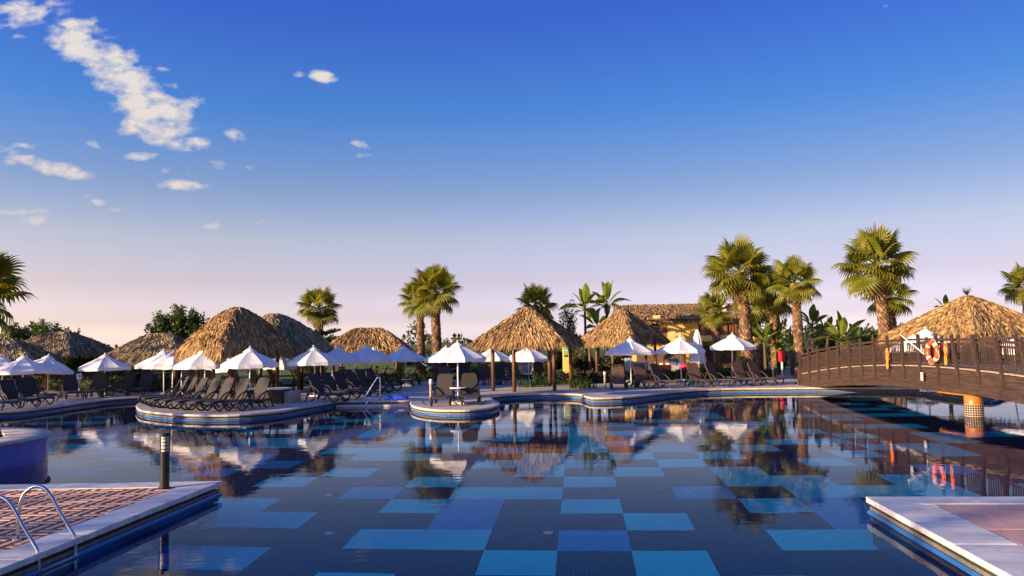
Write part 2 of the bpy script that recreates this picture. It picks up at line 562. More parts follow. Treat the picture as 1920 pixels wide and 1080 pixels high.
# ---- near terraces: coping slabs one by one
def clip_poly(poly, p, n):
    out = []
    for i in range(len(poly)):
        a, b = poly[i], poly[(i + 1) % len(poly)]
        da, db = (a[0] - p[0]) * n[0] + (a[1] - p[1]) * n[1], (b[0] - p[0]) * n[0] + (b[1] - p[1]) * n[1]
        if da >= 0:
            out.append(a)
        if da * db < 0:
            t = da / (da - db)
            out.append((a[0] + (b[0] - a[0]) * t, a[1] + (b[1] - a[1]) * t))
    return out
def slab_run(p0, d, nrm_, length, first, w=0.44, cut0=None, name='coping_slab', parent=None):
    s = 0.0
    k = 0
    while s < length:
        L = first if k == 0 else random.uniform(0.95, 1.25)
        a, b = s + 0.003, min(s + L, length) - 0.003
        poly = [p0 + d * a - nrm_ * 0.05, p0 + d * b - nrm_ * 0.05, p0 + d * b + nrm_ * w, p0 + d * a + nrm_ * w]
        poly = [(q.x, q.y) for q in poly]
        if k == 0 and cut0 is not None:
            poly = clip_poly(poly, *cut0)
        if len(poly) > 2:
            ar = sum(poly[i][0] * poly[(i + 1) % len(poly)][1] - poly[(i + 1) % len(poly)][0] * poly[i][1] for i in range(len(poly)))
            if ar < 0:
                poly = poly[::-1]
            mb = MB().prism(poly, -0.055, 0.018 + random.uniform(-.001, .001))
            cx, cy = sum(q[0] for q in poly) / len(poly), sum(q[1] for q in poly) / len(poly)
            o = mb.build(name, M_marble, parent, origin=(cx, cy, 0), bevel=0.012)
            o.location = (cx, cy, 0)
        s += L
        k += 1
eps = 0.0015
# left terrace: front edge (towards the camera) and back edge, mitred at the corner
dl_back = (Vector(near_l[2] + (0,)) - LC).normalized()
dl_front = -VAX
def mitre(corner, d1, d2):
    """line through the corner along the bisector (d1+d2); normal towards d1 side"""
    bis = (d1 + d2).normalized()
    nn = Vector((-bis.y, bis.x, 0))
    if nn.dot(d1) < 0:
        nn = -nn
    return nn
n1 = mitre(LC, dl_front, dl_back)
slab_run(LC - dl_front * 0.05, dl_front, -UAX, 17, 1.4, cut0=((LC + n1 * eps)[:2], n1[:2]), parent=coping)
nb = Vector((dl_back.y, -dl_back.x, 0))
if nb.y > 0:
    nb = -nb
n2 = -n1
slab_run(LC - dl_back * 0.05, dl_back, nb, 17, 1.6, cut0=((LC + n2 * eps)[:2], n2[:2]), parent=coping)
# right terrace
dr_front, dr_back = -VAX, UAX
n3 = mitre(RC, dr_front, dr_back)
slab_run(RC - dr_front * 0.05, dr_front, UAX, 17, 1.5, w=0.62, cut0=((RC + n3 * eps)[:2], n3[:2]), parent=coping)
slab_run(RC - dr_back * 0.05, dr_back, -VAX, 18, 1.3, w=0.42, cut0=((RC - n3 * eps)[:2], (-n3)[:2]), parent=coping)

# ---- herringbone pavers on the left terrace
M_brick = mat('paver_light', (0.64, 0.42, 0.32), 0.8, 0.14, 14, bump=0.3, bscale=90, island=0.12)
M_joint = mat('paver_bed', (0.17, 0.065, 0.052), 0.9, 0.3, 10, bump=0.4, bscale=80)
bed = MB()
q0 = LC + dl_front * 0.40 - UAX * 0.445 + nb * 0.06
bp_ = [LC - UAX * 0.44 + nb * 0.44 * 0 + dl_front * 0.44, LC + dl_front * 12 - UAX * 0.44, LC + dl_front * 12 - UAX * 9, LC + dl_back * 9 + nb * 0.44]
bed.prism([(p.x, p.y) for p in bp_][::-1], -0.02, 0.005)
bed_o = bed.build('paver_bed', M_joint, deck)
W_ = 0.15
nbrick = 0
lim_y = 6.0
cands = []
for i in range(-60, 4):
    for j in range(-60, 4):
        k = (i - j) % 6
        if k == 0:
            rct = (i, j, i + 3, j + 1)
        elif k == 5:
            rct = (i, j, i + 1, j + 3)
        else:
            continue
        g_ = 0.039
        cs = [(rct[0] * W_ + g_, rct[1] * W_ + g_), (rct[2] * W_ - g_, rct[1] * W_ + g_), (rct[2] * W_ - g_, rct[3] * W_ - g_), (rct[0] * W_ + g_, rct[3] * W_ - g_)]
        poly = [LC + UAX * a + VAX * b for a, b in cs]
        poly = [(p.x, p.y) for p in poly]
        poly = clip_poly(poly, (LC - UAX * 0.455)[:2], (-UAX)[:2])
        if len(poly) > 2:
            poly = clip_poly(poly, (LC + nb * 0.455)[:2], nb[:2])
        if len(poly) < 3:
            continue
        cx, cy = sum(q[0] for q in poly) / len(poly), sum(q[1] for q in poly) / len(poly)
        px_ = 960 + FPX * cx / cy
        if cy < 7.2 or px_ < -60:
            continue
        cands.append((cy, cx, poly))
cands.sort()
rest = MB()
for idx, (cy, cx, poly) in enumerate(cands):
    if idx < 300:
        o = MB().prism(poly, 0.0, 0.0115 + random.uniform(-.0015, .0015)).build('brick', M_brick, deck, origin=(cx, cy, 0))
        o.location = (cx, cy, 0)
    else:
        rest.prism(poly, 0.0, 0.0115)
if rest.v:
    tag(rest.build('brick_field', M_brick, deck), kind='stuff')

weather(M_brick, (0.22, 0.12, 0.09), 1.3, 0.5, 0.7, 0.5)
# ---- rose slabs on the right terrace
M_rose = mat('rose_slab', (0.58, 0.34, 0.29), 0.6, 0.12, 5, c2=(0.47, 0.29, 0.25), bump=0.15, bscale=30, stretch=(3, 1, 1))
weather(M_rose, (0.30, 0.20, 0.17), 1.7, 0.5, 0.7, 0.55)
r0 = RC + UAX * 0.635 - VAX * 0.435
for row in range(0, 9):
    y1 = row * 0.46
    x = -0.55 * (row % 2)
    while x < 5.6:
        a, b = max(x, 0), x + 1.1
        if b - a > 0.1:
            poly = [r0 + UAX * (a + .004) - VAX * (y1 + 0.456), r0 + UAX * (b - .004) - VAX * (y1 + 0.456), r0 + UAX * (b - .004) - VAX * (y1 + .004), r0 + UAX * (a + .004) - VAX * (y1 + .004)]
            cx, cy = sum(q.x for q in poly) / 4, sum(q.y for q in poly) / 4
            o = MB().prism([(q.x, q.y) for q in poly], -0.01, 0.013 + random.uniform(-.002, .002)).build('paving_slab', M_rose, deck, origin=(cx, cy, 0))
            o.location = (cx, cy, 0)
        x += 1.1

# ---- pool floor with its panels
pool_floor = MB().add([(-34, -22, 0), (34, -22, 0), (34, 36, 0), (-34, 36, 0)], [(0, 1, 2, 3)]).build('pool_floor', M_floor)
pool_floor.location = (TORG.x, TORG.y, FLOOR_Z)
pool_floor.rotation_euler = (0, 0, -YAW)
tag(pool_floor, kind='structure')
PAN = {}
def setp(r, c0, n, k):
    for c in range(c0, c0 + n):
        PAN[(c, r)] = k
seen = {
    -1: [(-3, 1, 'L'), (2, 1, 'L'), (4, 1, 'L')],
    0: [(-1, 1, 'L'), (1, 1, 'L'), (-5, 1, 'L'), (-6, 1, 'B'), (4, 1, 'L'), (5, 1, 'B')],
    1: [(-3, 2, 'L'), (0, 1, 'B'), (3, 1, 'L'), (4, 1, 'L')],
    2: [(-2, 1, 'B'), (1, 1, 'L'), (-6, 2, 'L'), (4, 1, 'B')],
    3: [(-3, 1, 'L'), (-2, 1, 'B'), (0, 1, 'L'), (-7, 2, 'L'), (3, 1, 'L'), (4, 1, 'B')],
    4: [(-2, 2, 'L'), (-4, 1, 'B'), (2, 1, 'B'), (4, 2, 'L'), (6, 1, 'L')],
    5: [(0, 1, 'L'), (-3, 1, 'L'), (-6, 1, 'L'), (3, 2, 'L'), (6, 1, 'L')],
    6: [(1, 1, 'L'), (-1, 1, 'L'), (-5, 1, 'L'), (3, 1, 'L'), (7, 1, 'B')],
    7: [(0, 1, 'B'), (2, 1, 'L'), (-2, 2, 'L'), (-7, 1, 'B'), (5, 1, 'L')],
    8: [(1, 1, 'L'), (-1, 1, 'L'), (-5, 1, 'L'), (-4, 1, 'L'), (3, 1, 'L'), (6, 1, 'L')],
    9: [(0, 1, 'L'), (-2, 1, 'B'), (-6, 2, 'L'), (2, 1, 'B'), (4, 1, 'L'), (7, 2, 'L')],
}
for r_, lst in seen.items():
    for (c0, n, k) in lst:
        setp(r_, c0, n, k)
rg = random.Random(5)
for r_ in range(-8, 30):
    for c in range(-26, 26):
        known = r_ in seen and -7 <= c <= 7
        if not known and (c, r_) not in PAN:
            v = rg.random()
            near_same = PAN.get((c, r_ - 1)) is not None
            th = 0.22 if near_same else 0.46
            if v < th:
                PAN[(c, r_)] = 'L' if rg.random() < 0.8 else 'B'
def in_poly(x, y, P):
    s = False
    j = len(P) - 1
    for i in range(len(P)):
        if (P[i][1] > y) != (P[j][1] > y) and x < (P[j][0] - P[i][0]) * (y - P[i][1]) / (P[j][1] - P[i][1]) + P[i][0]:
            s = not s
        j = i
    return s
pmesh = {}
for k, m in (('L', M_light), ('B', M_mid)):
    g = 0.003
    pmesh[k] = MB().box((MOD / 2, MOD / 2, 0.001), (MOD - g, MOD - g, 0.006)).mesh('tile_panel', m)
plist = []
for (c, r_), k in PAN.items():
    p = TORG + UAX * (c + 0.5) * MOD + VAX * (r_ + 0.5) * MOD
    if not in_poly(p.x, p.y, outline) or p.y < 2:
        continue
    px_ = 960 + FPX * p.x / p.y
    if px_ < -250 or px_ > 2170:
        continue
    plist.append((p.length, c, r_, k))
plist.sort()
far_p = {'L': MB(), 'B': MB()}
for i, (_, c, r_, k) in enumerate(plist):
    if i < 300:
        o = link('tile_panel', pmesh[k], pool_floor)
        o.location = (c * MOD, r_ * MOD, 0.002)
    else:
        far_p[k].box((c * MOD + MOD / 2, r_ * MOD + MOD / 2, 0.003), (MOD - .003, MOD - .003, 0.006))
for k, m in (('L', M_light), ('B', M_mid)):
    if far_p[k].v:
        tag(far_p[k].build('tile_panel_field', m, pool_floor), kind='stuff')
# floor outlets: small pale grilles
M_white = mat('white_plastic', (0.62, 0.62, 0.6), 0.4, 0.05)
for (px, py) in [(1028, 999), (617, 1000), (616, 928), (1291, 921)]:
    d = ray(px, py)
    s_ = gp(px, py, WATER_Z)
    h = Vector((d.x, d.y, 0)).normalized()
    inc = math.atan2(math.hypot(d.x, d.y), -d.z)
    sh = DEPTH * math.tan(math.asin(math.sin(inc) / 1.333))
    q = s_ + h * sh
    o = MB().lathe([(0.0, 0.016), (0.035, 0.016), (0.04, 0.010), (0.05, 0.014), (0.075, 0.012), (0.08, 0.0)], 16).build('floor_inlet', M_white)
    o.location = (q.x, q.y, FLOOR_Z + 0.005)
    tag(o, {1028: 'small pale round inlet on dark tiles nearest the camera', 617: 'small pale round inlet on dark tiles front left', 616: 'small pale round inlet further off on left tiles', 1291: 'small pale round inlet on the blue panel right of centre'}[px], 'pool inlet', 'round inlets in the pool floor')

# ---- water: one refracting surface with faint ripples
M_water = bpy.data.materials.new('pool_water')
M_water.use_nodes = True
T = M_water.node_tree
T.nodes.remove(T.nodes['Principled BSDF'])
gl = T.nodes.new('ShaderNodeBsdfGlass')
gl.inputs['IOR'].default_value = 1.333
gl.inputs['Roughness'].default_value = 0.0
gl.inputs['Color'].default_value = (0.90, 0.96, 1.0, 1)
t = T.nodes.new('ShaderNodeTexCoord')
mp = T.nodes.new('ShaderNodeMapping')
mp.inputs['Scale'].default_value = (0.8, 1.5, 1)
T.links.new(t.outputs['Object'], mp.inputs[0])
na = T.nodes.new('ShaderNodeTexNoise')
na.inputs['Scale'].default_value = 2.3
na.inputs['Detail'].default_value = 2.5
T.links.new(mp.outputs[0], na.inputs['Vector'])
nb_ = T.nodes.new('ShaderNodeTexNoise')
nb_.inputs['Scale'].default_value = 0.35
T.links.new(mp.outputs[0], nb_.inputs['Vector'])
mu = T.nodes.new('ShaderNodeMath')
mu.operation = 'MULTIPLY'
T.links.new(na.outputs[0], mu.inputs[0])
T.links.new(nb_.outputs[0], mu.inputs[1])
bp2 = T.nodes.new('ShaderNodeBump')
bp2.inputs['Strength'].default_value = 0.2
bp2.inputs['Distance'].default_value = 0.02
T.links.new(mu.outputs[0], bp2.inputs['Height'])
# refraction below, mirror above, mixed by the Fresnel term
re_ = T.nodes.new('ShaderNodeBsdfRefraction')
re_.inputs['IOR'].default_value = 1.333
re_.inputs['Roughness'].default_value = 0.0
re_.inputs['Color'].default_value = (0.94, 0.99, 1.0, 1)
go_ = T.nodes.new('ShaderNodeBsdfGlossy')
go_.inputs['Roughness'].default_value = 0.0
fr_ = T.nodes.new('ShaderNodeFresnel')
fr_.inputs['IOR'].default_value = 1.333
pw_ = T.nodes.new('ShaderNodeMath')
pw_.operation = 'POWER'
pw_.inputs[1].default_value = 1.6
mx_ = T.nodes.new('ShaderNodeMixShader')
for n_ in (re_, go_, fr_):
    T.links.new(bp2.outputs[0], n_.inputs['Normal'])
T.links.new(fr_.outputs[0], pw_.inputs[0])
pk_ = T.nodes.new('ShaderNodeMath')
pk_.operation = 'MULTIPLY'
pk_.use_clamp = True
pk_.inputs[1].default_value = 1.5
T.links.new(pw_.outputs[0], pk_.inputs[0])
T.links.new(pk_.outputs[0], mx_.inputs[0])
T.links.new(re_.outputs[0], mx_.inputs[1])
T.links.new(go_.outputs[0], mx_.inputs[2])
T.nodes.remove(gl)
T.links.new(mx_.outputs[0], T.nodes['Material Output'].inputs[0])
water = MB().add([(-33, BACK - 2, WATER_Z), (33, BACK - 2, WATER_Z), (33, 44, WATER_Z), (-33, 44, WATER_Z)], [(0, 1, 2, 3)]).build('water', M_water)
tag(water, kind='structure')

# ================================================================== LARGE STRUCTURES
M_wood = mat('dark_timber', (0.036, 0.021, 0.015), 0.6, 0.55, 5, bump=0.4, bscale=30, stretch=(7, 0.8, 7), c2=(0.06, 0.036, 0.026))
M_woodl = mat('brown_timber', (0.085, 0.043, 0.024), 0.6, 0.35, 7, bump=0.3, bscale=40, stretch=(5, 5, 1))
M_plank = mat('weathered_plank', (0.30, 0.23, 0.17), 0.7, 0.25, 6, bump=0.2)
M_post = mat('stained_post', (0.10, 0.045, 0.022), 0.55, 0.3, 9, bump=0.25, bscale=50, stretch=(6, 6, 1))

# ---- arched timber footbridge
BX, BW = 13.2, 2.3
B0, B1 = 10.3, 36.5
def deckz(D):
    return 1.24 - 0.00545 * (D - 25) ** 2
BO = (BX + BW / 2, 23.5, 0)
bridge = thing('footbridge', 'long arched dark timber footbridge crossing the pool on the right', 'bridge', BO)
ORG[bridge.name] = BO
NS = 34
Ds = [B0 + (B1 - B0) * i / NS for i in range(NS + 1)]
def arch(x0, x1, zt, zb, lo=-0.02):
    """curved beam following the arch between two offsets from the deck line"""
    mb = MB()
    vs, fs = [], []
    for D in Ds:
        z = deckz(D)
        for (x, o) in ((x0, zb), (x1, zb), (x1, zt), (x0, zt)):
            vs.append((x, D, max(z + o, lo + (0.02 if o == zt else 0))))
    for i in range(NS):
        a, b = i * 4, i * 4 + 4
        for k in range(4):
            k2 = (k + 1) % 4
            fs.append((a + k, a + k2, b + k2, b + k))
    fs += [(0, 3, 2, 1), (NS * 4, NS * 4 + 1, NS * 4 + 2, NS * 4 + 3)]
    return mb.add(vs, fs)
for side, x in ((-1, BX), (1, BX + BW)):
    for k in range(4):
        off = random.uniform(-0.006, 0.006)
        arch(x - 0.04 + off, x + 0.04 + off, -0.05 - k * 0.175, -0.05 - k * 0.175 - 0.168).build('girder_plank', M_wood, bridge)
    e = -1 if side < 0 else 1
    arch(x + e * 0.02 - 0.035, x + e * 0.02 + 0.035, 0.87, 0.80).build('handrail', M_wood, bridge)
    arch(x + e * 0.02 - 0.025, x + e * 0.02 + 0.025, 0.73, 0.67).build('middle_rail', M_wood, bridge)
    arch(x + e * 0.02 - 0.025, x + e * 0.02 + 0.025, 0.11, 0.05).build('bottom_rail', M_wood, bridge)
pz = MB().box((0, 0, 0), (BW + 0.10, 0.135, 0.035)).mesh('deck_plank', M_plank)
D = B0 + 0.07
while D < B1:
    o = link('deck_plank', pz, bridge)
    o.location = (BX + BW / 2 - BO[0] + random.uniform(-.015, .015), D - BO[1], deckz(D) - 0.02)
    o.rotation_euler = (math.atan(-0.0109 * (D - 25)), 0, 0)
    D += 0.142
post_me = MB().box((0, 0, 0.24), (0.085, 0.085, 1.42)).mesh('railing_post', M_wood)
cap_me = MB().lathe([(0, 0.075), (0.03, 0.07), (0.062, 0.03), (0.062, 0.0), (0.045, -0.01)], 8).mesh('post_cap', M_wood)
bal_me = MB().box((0, 0, 0.39), (0.026, 0.03, 0.62)).mesh('baluster', M_wood)
Dp = [B1 - 0.25 - 1.065 * i for i in range(25) if B1 - 0.25 - 1.065 * i > B0]
far_bal = MB()
for side in (-1, 1):
    for i, D in enumerate(Dp):
        x = BX - 0.085 if side < 0 else BX + BW + 0.085
        o = link('railing_post', post_me, bridge)
        o.location = (x - BO[0], D - BO[1], deckz(D))
        lean = 0.02 + (0.10 if D < 24.2 else 0)
        o.rotation_euler = (0, side * lean if side < 0 else lean * 0.5, 0)
        c = link('post_cap', cap_me, o)
        c.location = (0, 0, 0.95)
        if i + 1 < len(Dp):
            D2 = Dp[i + 1]
            for k in range(1, 10):
                Db = D + (D2 - D) * k / 10
                xb = BX - 0.02 if side < 0 else BX + BW + 0.02
                if side < 0:
                    o = link('baluster', bal_me, bridge)
                    o.location = (xb - BO[0], Db - BO[1], deckz(Db))
                else:
                    far_bal.box((xb, Db, deckz(Db) + 0.39), (0.026, 0.03, 0.62))
tag(far_bal.build('baluster_row', M_wood, bridge), kind='stuff')
st = MB()
for k in range(3):
    MB().box((BX + BW / 2, B1 + 0.2 + 0.3 * k, (0.45 - 0.17 * k) / 2 - .01), (BW - 0.1, 0.3, 0.45 - 0.17 * k)).build('step', M_woodl, bridge)
for x in (BX - 0.03, BX + BW + 0.03):
    MB().box((x, B1 + 0.05, 0.42), (0.16, 0.16, 0.9)).build('end_post', M_wood, bridge)
# pier with painted top and mosaic foot, and the bracket beam beside it
M_ochre = mat('ochre_paint', (0.36, 0.13, 0.022), 0.42, 0.1, 4)
M_pmos = mosaic('pier_mosaic', (0.035, 0.018, 0.014), (0.55, 0.42, 0.32), 0.066, 0.16, angular=0.26)
PX, PY = 13.62, 23.6
pier = thing('bridge_pier', 'round ochre column with mosaic foot standing in water under the footbridge', 'column', (PX, PY, 0))
MB().lathe([(0.262, FLOOR_Z), (0.262, 0.145), (0.255, 0.15)], 40).build('mosaic_foot', M_pmos, pier, smooth=True)
MB().lathe([(0.25, 0.14), (0.25, 0.53), (0.0, 0.53)], 40).build('painted_shaft', M_ochre, pier, smooth=True)
MB().box((0.0, 0.85, 0.50), (0.3, 1.7, 0.24)).build('bracket_beam', M_ochre, pier, bevel=0.01)
MB().box((-0.02, 1.72, 0.47), (0.12, 0.08, 0.32)).build('bracket_end', M_wood, pier)

# ---- life ring, throw lines, tags and reach pole on the railing
M_orange = mat('orange_plastic', (0.75, 0.085, 0.012), 0.35, 0.08, 6)
M_yel = mat('yellow_rope', (0.75, 0.28, 0.02), 0.8, 0.15, 40, bump=0.4, bscale=150)
M_tapew = mat('white_tape', (0.7, 0.65, 0.58), 0.5, 0.08)
M_rope = mat('white_rope', (0.6, 0.55, 0.47), 0.8, 0.15, 50)
rc = dp(1741, 660, 24.55)
rc.x = BX - 0.21
ring = thing('life_ring', 'orange life ring with pale bands hanging on the footbridge railing', 'life ring', (rc.x, rc.y, rc.z - 0.36))
circ = [(0, 0.285 * math.sin(a), 0.36 + 0.285 * math.cos(a)) for a in [2 * math.pi * k / 36 for k in range(36)]]
MB().tube(circ, 0.075, 14, closed=True).build('ring_body', M_orange, ring, smooth=True)
for q in range(4):
    a0 = math.pi / 4 + q * math.pi / 2
    MB().tube([(0, 0.285 * math.sin(a0 + s), 0.36 + 0.285 * math.cos(a0 + s)) for s in (-.16, -.08, 0, .08, .16)], 0.0785, 14, cap=False).build('band', M_tapew, ring, smooth=True)
gr = []
for k in range(48):
    a = 2 * math.pi * k / 48
    rr_ = 0.375 + 0.035 * math.sin(a * 4 + math.pi) - 0.005
    gr.append((-0.01, rr_ * math.sin(a), 0.36 + rr_ * math.cos(a)))
MB().tube(gr, 0.009, 6, closed=True).build('grab_line', M_rope, ring, smooth=True)
def throw_line(px, py, D, label):
    p = dp(px, py, D)
    x = BX - 0.19
    t_ = thing('throw_line', label, 'rope', (x, D, p.z - 0.62), group='throw lines hung on the bridge')
    for k in range(4):
        w = 0.075 - 0.012 * k
        lp = [(random.uniform(-.03, .03) , w * math.cos(a) * (1 if math.sin(a) < 0.5 else .7), 0.42 + 0.2 * math.sin(a)) for a in [2 * math.pi * i / 18 for i in range(18)]]
        MB().tube(lp, 0.024, 7, closed=True).build('coil', M_orange if k % 2 == 0 else M_yel, t_, smooth=True)
    lp = [(-.02, 0.05 * math.cos(a), 0.10 + 0.15 * math.sin(a)) for a in [2 * math.pi * i / 16 for i in range(16)]]
    MB().tube(lp, 0.018, 7, closed=True).build('loop_end', M_yel, t_, smooth=True)
    MB().tube([(0, 0, 0.6), (0, 0, 0.66)], 0.02, 6).build('hanger', M_rope, t_)
throw_line(1669, 655, BX / ((1669 - 960) / 1480), 'orange coiled throw line left of the life ring on the bridge rail')
throw_line(1780, 642, BX / ((1780 - 960) / 1480), 'orange coiled throw line right of the life ring on the bridge rail')
pole = MB().tube([(0, 0, 0), (0.0, 1.45, 0.62)], 0.022, 8)
po = pole.build('reach_pole', M_rope)
p0 = dp(1724, 664, 25.2)
po.location = (BX - 0.16, 25.15, p0.z)
tag(po, 'slanting white reach pole fixed to the bridge rail beside the life ring', 'pole')
M_sign = mat('sign_white', (0.66, 0.6, 0.55), 0.45, 0.06)
M_ink = mat('sign_ink', (0.08, 0.05, 0.06), 0.6, 0.1)
for (px, py, D, w, h, lab) in [(1698, 650, 26.3, 0.16, 0.25, 'small white notice card on the bridge railing left of the life ring'), (1728, 706, 25.35, 0.14, 0.26, 'small white notice card on the bridge girder under the life ring')]:
    p = dp(px, py, D)
    s = thing('notice_card', lab, 'sign', (BX - 0.17, D, p.z - h / 2), group='notice cards on the bridge')
    MB().box((0, 0, h / 2), (0.012, w, h)).build('card', M_sign, s)
    for k in range(3):
        MB().box((-0.009, 0, h * (0.72 - 0.22 * k)), (0.004, w * (0.7 - .15 * k), h * 0.09)).build('printed_line', M_ink, s)

# ---- thatched roofs
M_th = mat('thatch', (0.40, 0.26, 0.12), 0.9, 0.25, 3.0, island=0.55, c2=(0.25, 0.15, 0.065), spec=0.15)
M_thg = mat('thatch_grey', (0.40, 0.31, 0.17), 0.9, 0.25, 3.0, island=0.5, c2=(0.24, 0.18, 0.095), spec=0.15)
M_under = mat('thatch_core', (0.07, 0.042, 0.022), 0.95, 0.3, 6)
def thatched(name, label, px_apex, py_apex, D, py_eave, hw, hd, rot, ridge=0.0, dome=1.0, posts=None, n=3000, m=None, cat='pavilion', parts=True, base_z=0.0, wob=0.0, group=None, ragged=0.10):
    """hipped thatch roof on posts; hw, hd half sizes at the eaves, rot degrees; dome > 1 rounds the crown"""
    m = m or M_th
    ap = dp(px_apex, py_apex, D)
    za, ze = ap.z, dp(px_apex, py_eave, D).z
    root = thing(name, label, cat, (ap.x, ap.y, base_z), R(rot), group)
    za -= base_z
    ze -= base_z
    rgen = random.Random(int(px_apex * 7 + D))
    def P(face, s, t):
        """face 0..3, s in -1..1, t 0 eave..1 crown"""
        k = 1 - t
        zz = ze + (za - ze) * (1 - k ** dome)
        if ridge:
            ax, ay = ridge + (hw - ridge) * k, hd * k
        else:
            ax, ay = hw * k, hd * k
        rx, ry = [(s * ax, -ay), (ax, s * ay), (-s * ax, ay), (-ax, -s * ay)][face]
        if wob:
            rr_ = 1 + wob * (k) * (1 - abs(s)) * 0.5
            rx, ry = rx * rr_, ry * rr_
        return Vector((rx, ry, zz))
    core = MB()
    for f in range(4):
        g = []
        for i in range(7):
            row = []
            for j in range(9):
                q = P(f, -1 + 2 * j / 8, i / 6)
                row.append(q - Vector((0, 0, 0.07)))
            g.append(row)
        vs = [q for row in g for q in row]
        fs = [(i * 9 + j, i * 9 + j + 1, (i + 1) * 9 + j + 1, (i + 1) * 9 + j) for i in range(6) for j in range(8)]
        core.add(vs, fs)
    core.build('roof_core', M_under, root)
    th = MB()
    areas = [hw, hd, hw, hd]
    tot = sum(areas)
    for i in range(int(n * 2.2)):
        x = rgen.random() * tot
        f = 0
        while x > areas[f]:
            x -= areas[f]
            f += 1
        lvl = rgen.random()
        t = 1 - math.sqrt(rgen.random()) if rgen.random() > 0.12 else rgen.uniform(0, 0.06)
        t = min(max(t, 0.0), 0.985)
        s = rgen.uniform(-1, 1)
        dt = rgen.uniform(0.20, 0.42)
        a = P(f, s, min(t + dt * 0.5, 1.0))
        sb = s + rgen.uniform(-.05, .05)
        e = P(f, sb, t)
        nn = [Vector((0, -1, 0)), Vector((1, 0, 0)), Vector((0, 1, 0)), Vector((-1, 0, 0))][f]
        slope = (za - ze) / max([hd, hw, hd, hw][f], .1)
        nn = (nn * slope + Vector((0, 0, 1))).normalized()
        dirv = (e - a)
        L = dirv.length
        if L < 1e-4:
            continue
        dirv.normalize()
        tip = e + dirv * rgen.uniform(0.05, 0.28) + nn * rgen.uniform(0.0, 0.075)
        if t < 0.06:
            tip += Vector((0, 0, -rgen.uniform(0.04, 0.04 + ragged * 2.2)))
        mid = (a + tip) * 0.5 + nn * rgen.uniform(0.03, 0.10)
        w = rgen.uniform(0.011, 0.026)
        sd_ = dirv.cross(nn).normalized() * w
        twist = nn * rgen.uniform(-.02, .02)
        th.add([a - sd_ * .6 + nn * .01, a + sd_ * .6 + nn * .01, mid + sd_ + twist, mid - sd_ - twist, tip + sd_ * .25, tip - sd_ * .25], [(0, 1, 2, 3), (3, 2, 4, 5)])
    # crown tuft and hip caps
    for f in range(4):
        for i in range(int(n * 0.045)):
            t = rgen.random() ** 0.8
            q = P(f, 1, t * 0.98)
            d2 = (P(f, rgen.choice([.7, 1.0]), max(t - 0.16, 0)) - q)
            if d2.length < 1e-4:
                continue
            d2.normalize()
            side = Vector((-d2.y, d2.x, 0)).normalized()
            dd = (d2 + side * rgen.uniform(-.75, .75)).normalized()
            up = Vector((0, 0, 1))
            L = rgen.uniform(.3, .6)
            w = side * rgen.uniform(.02, .04)
            th.add([q + up * .05 - w, q + up * .05 + w, q + dd * L * .5 + up * .09 + w, q + dd * L * .5 + up * .09 - w, q + dd * L + up * .0], [(0, 1, 2, 3), (3, 2, 4)])
    for i in range(70):
        a = rgen.uniform(0, 6.283)
        c0 = Vector((rgen.uniform(-ridge, ridge) if ridge else rgen.uniform(-.08, .08), rgen.uniform(-.08, .08), za + .05))
        dd = Vector((math.cos(a), math.sin(a), -0.75))
        L = rgen.uniform(.3, .7)
        w = Vector((-math.sin(a), math.cos(a), 0)) * .035
        th.add([c0 - w, c0 + w, c0 + dd * L * .5 + Vector((0, 0, .12)) + w, c0 + dd * L * .5 + Vector((0, 0, .12)) - w, c0 + dd * L], [(0, 1, 2, 3), (3, 2, 4)])
    tag(th.build('thatch', m, root), kind='stuff')
    # posts, ring beams
    inv = Matrix.Rotation(-R(rot), 3, 'Z')
    pl = []
    if posts:
        for (ppx, ppy) in posts:
            g = gp(ppx, ppy)
            pl.append(inv @ (Vector((g.x, g.y, 0)) - Vector((ap.x, ap.y, 0))))
    else:
        pl = [Vector((i * hw * .72, j * hd * .72, 0)) for i in (-1, 1) for j in (-1, 1)]
    for q in pl:
        k = min(max(abs(q.x) / hw, abs(q.y) / hd), 1)
        top = ze + (za - ze) * (1 - k) * 0.8 + 0.02
        MB().tube([(q.x, q.y, -base_z * 0), (q.x, q.y, top)], 0.085, 10).build('post', M_post, root, smooth=True)
    for (x0, y0, x1, y1) in [(-1, -1, 1, -1), (1, -1, 1, 1), (1, 1, -1, 1), (-1, 1, -1, -1)]:
        MB().bar((x0 * hw * .74, y0 * hd * .74, ze + .12), (x1 * hw * .74, y1 * hd * .74, ze + .12), .1, .14).build('beam', M_post, root)
    return root
thatched('thatched_pavilion', 'open thatched pavilion on dark posts at the middle of the far pool edge', 991, 577, 37, 645, 2.15, 2.15, -16, dome=1.05, posts=[(925, 733), (964.5, 735), (1040, 733), (1031, 724), (1071, 727)], n=4200)
thatched('thatched_pavilion', 'peaked thatched pavilion standing in front of the yellow house', 1167, 579, 44, 642, 1.85, 1.85, -43, dome=1.0, posts=[(1107, 711), (1120, 713), (1230, 711), (1212, 709), (1150, 708)], n=3600)
thatched('thatched_hut', 'largest golden domed thatched hut on the round island, seen corner on', 444, 578, 35, 664, 1.9, 1.9, -40, dome=1.45, n=5200, wob=0.25, posts=[(370, 744), (433, 747), (520, 744), (488, 738), (400, 738)])
thatched('thatched_hut', 'domed thatched hut half hidden behind the largest hut', 515, 590, 38.5, 660, 2.2, 1.9, -35, dome=1.5, n=3600, m=M_thg, wob=0.25, posts=[(560, 736), (566, 732), (585, 734)])
thatched('thatched_hut', 'low brown thatched hut left of the largest hut, before a leafy tree', 300, 626, 43, 676, 2.5, 2.0, -8, ridge=0.5, dome=1.1, n=3000, m=M_thg)
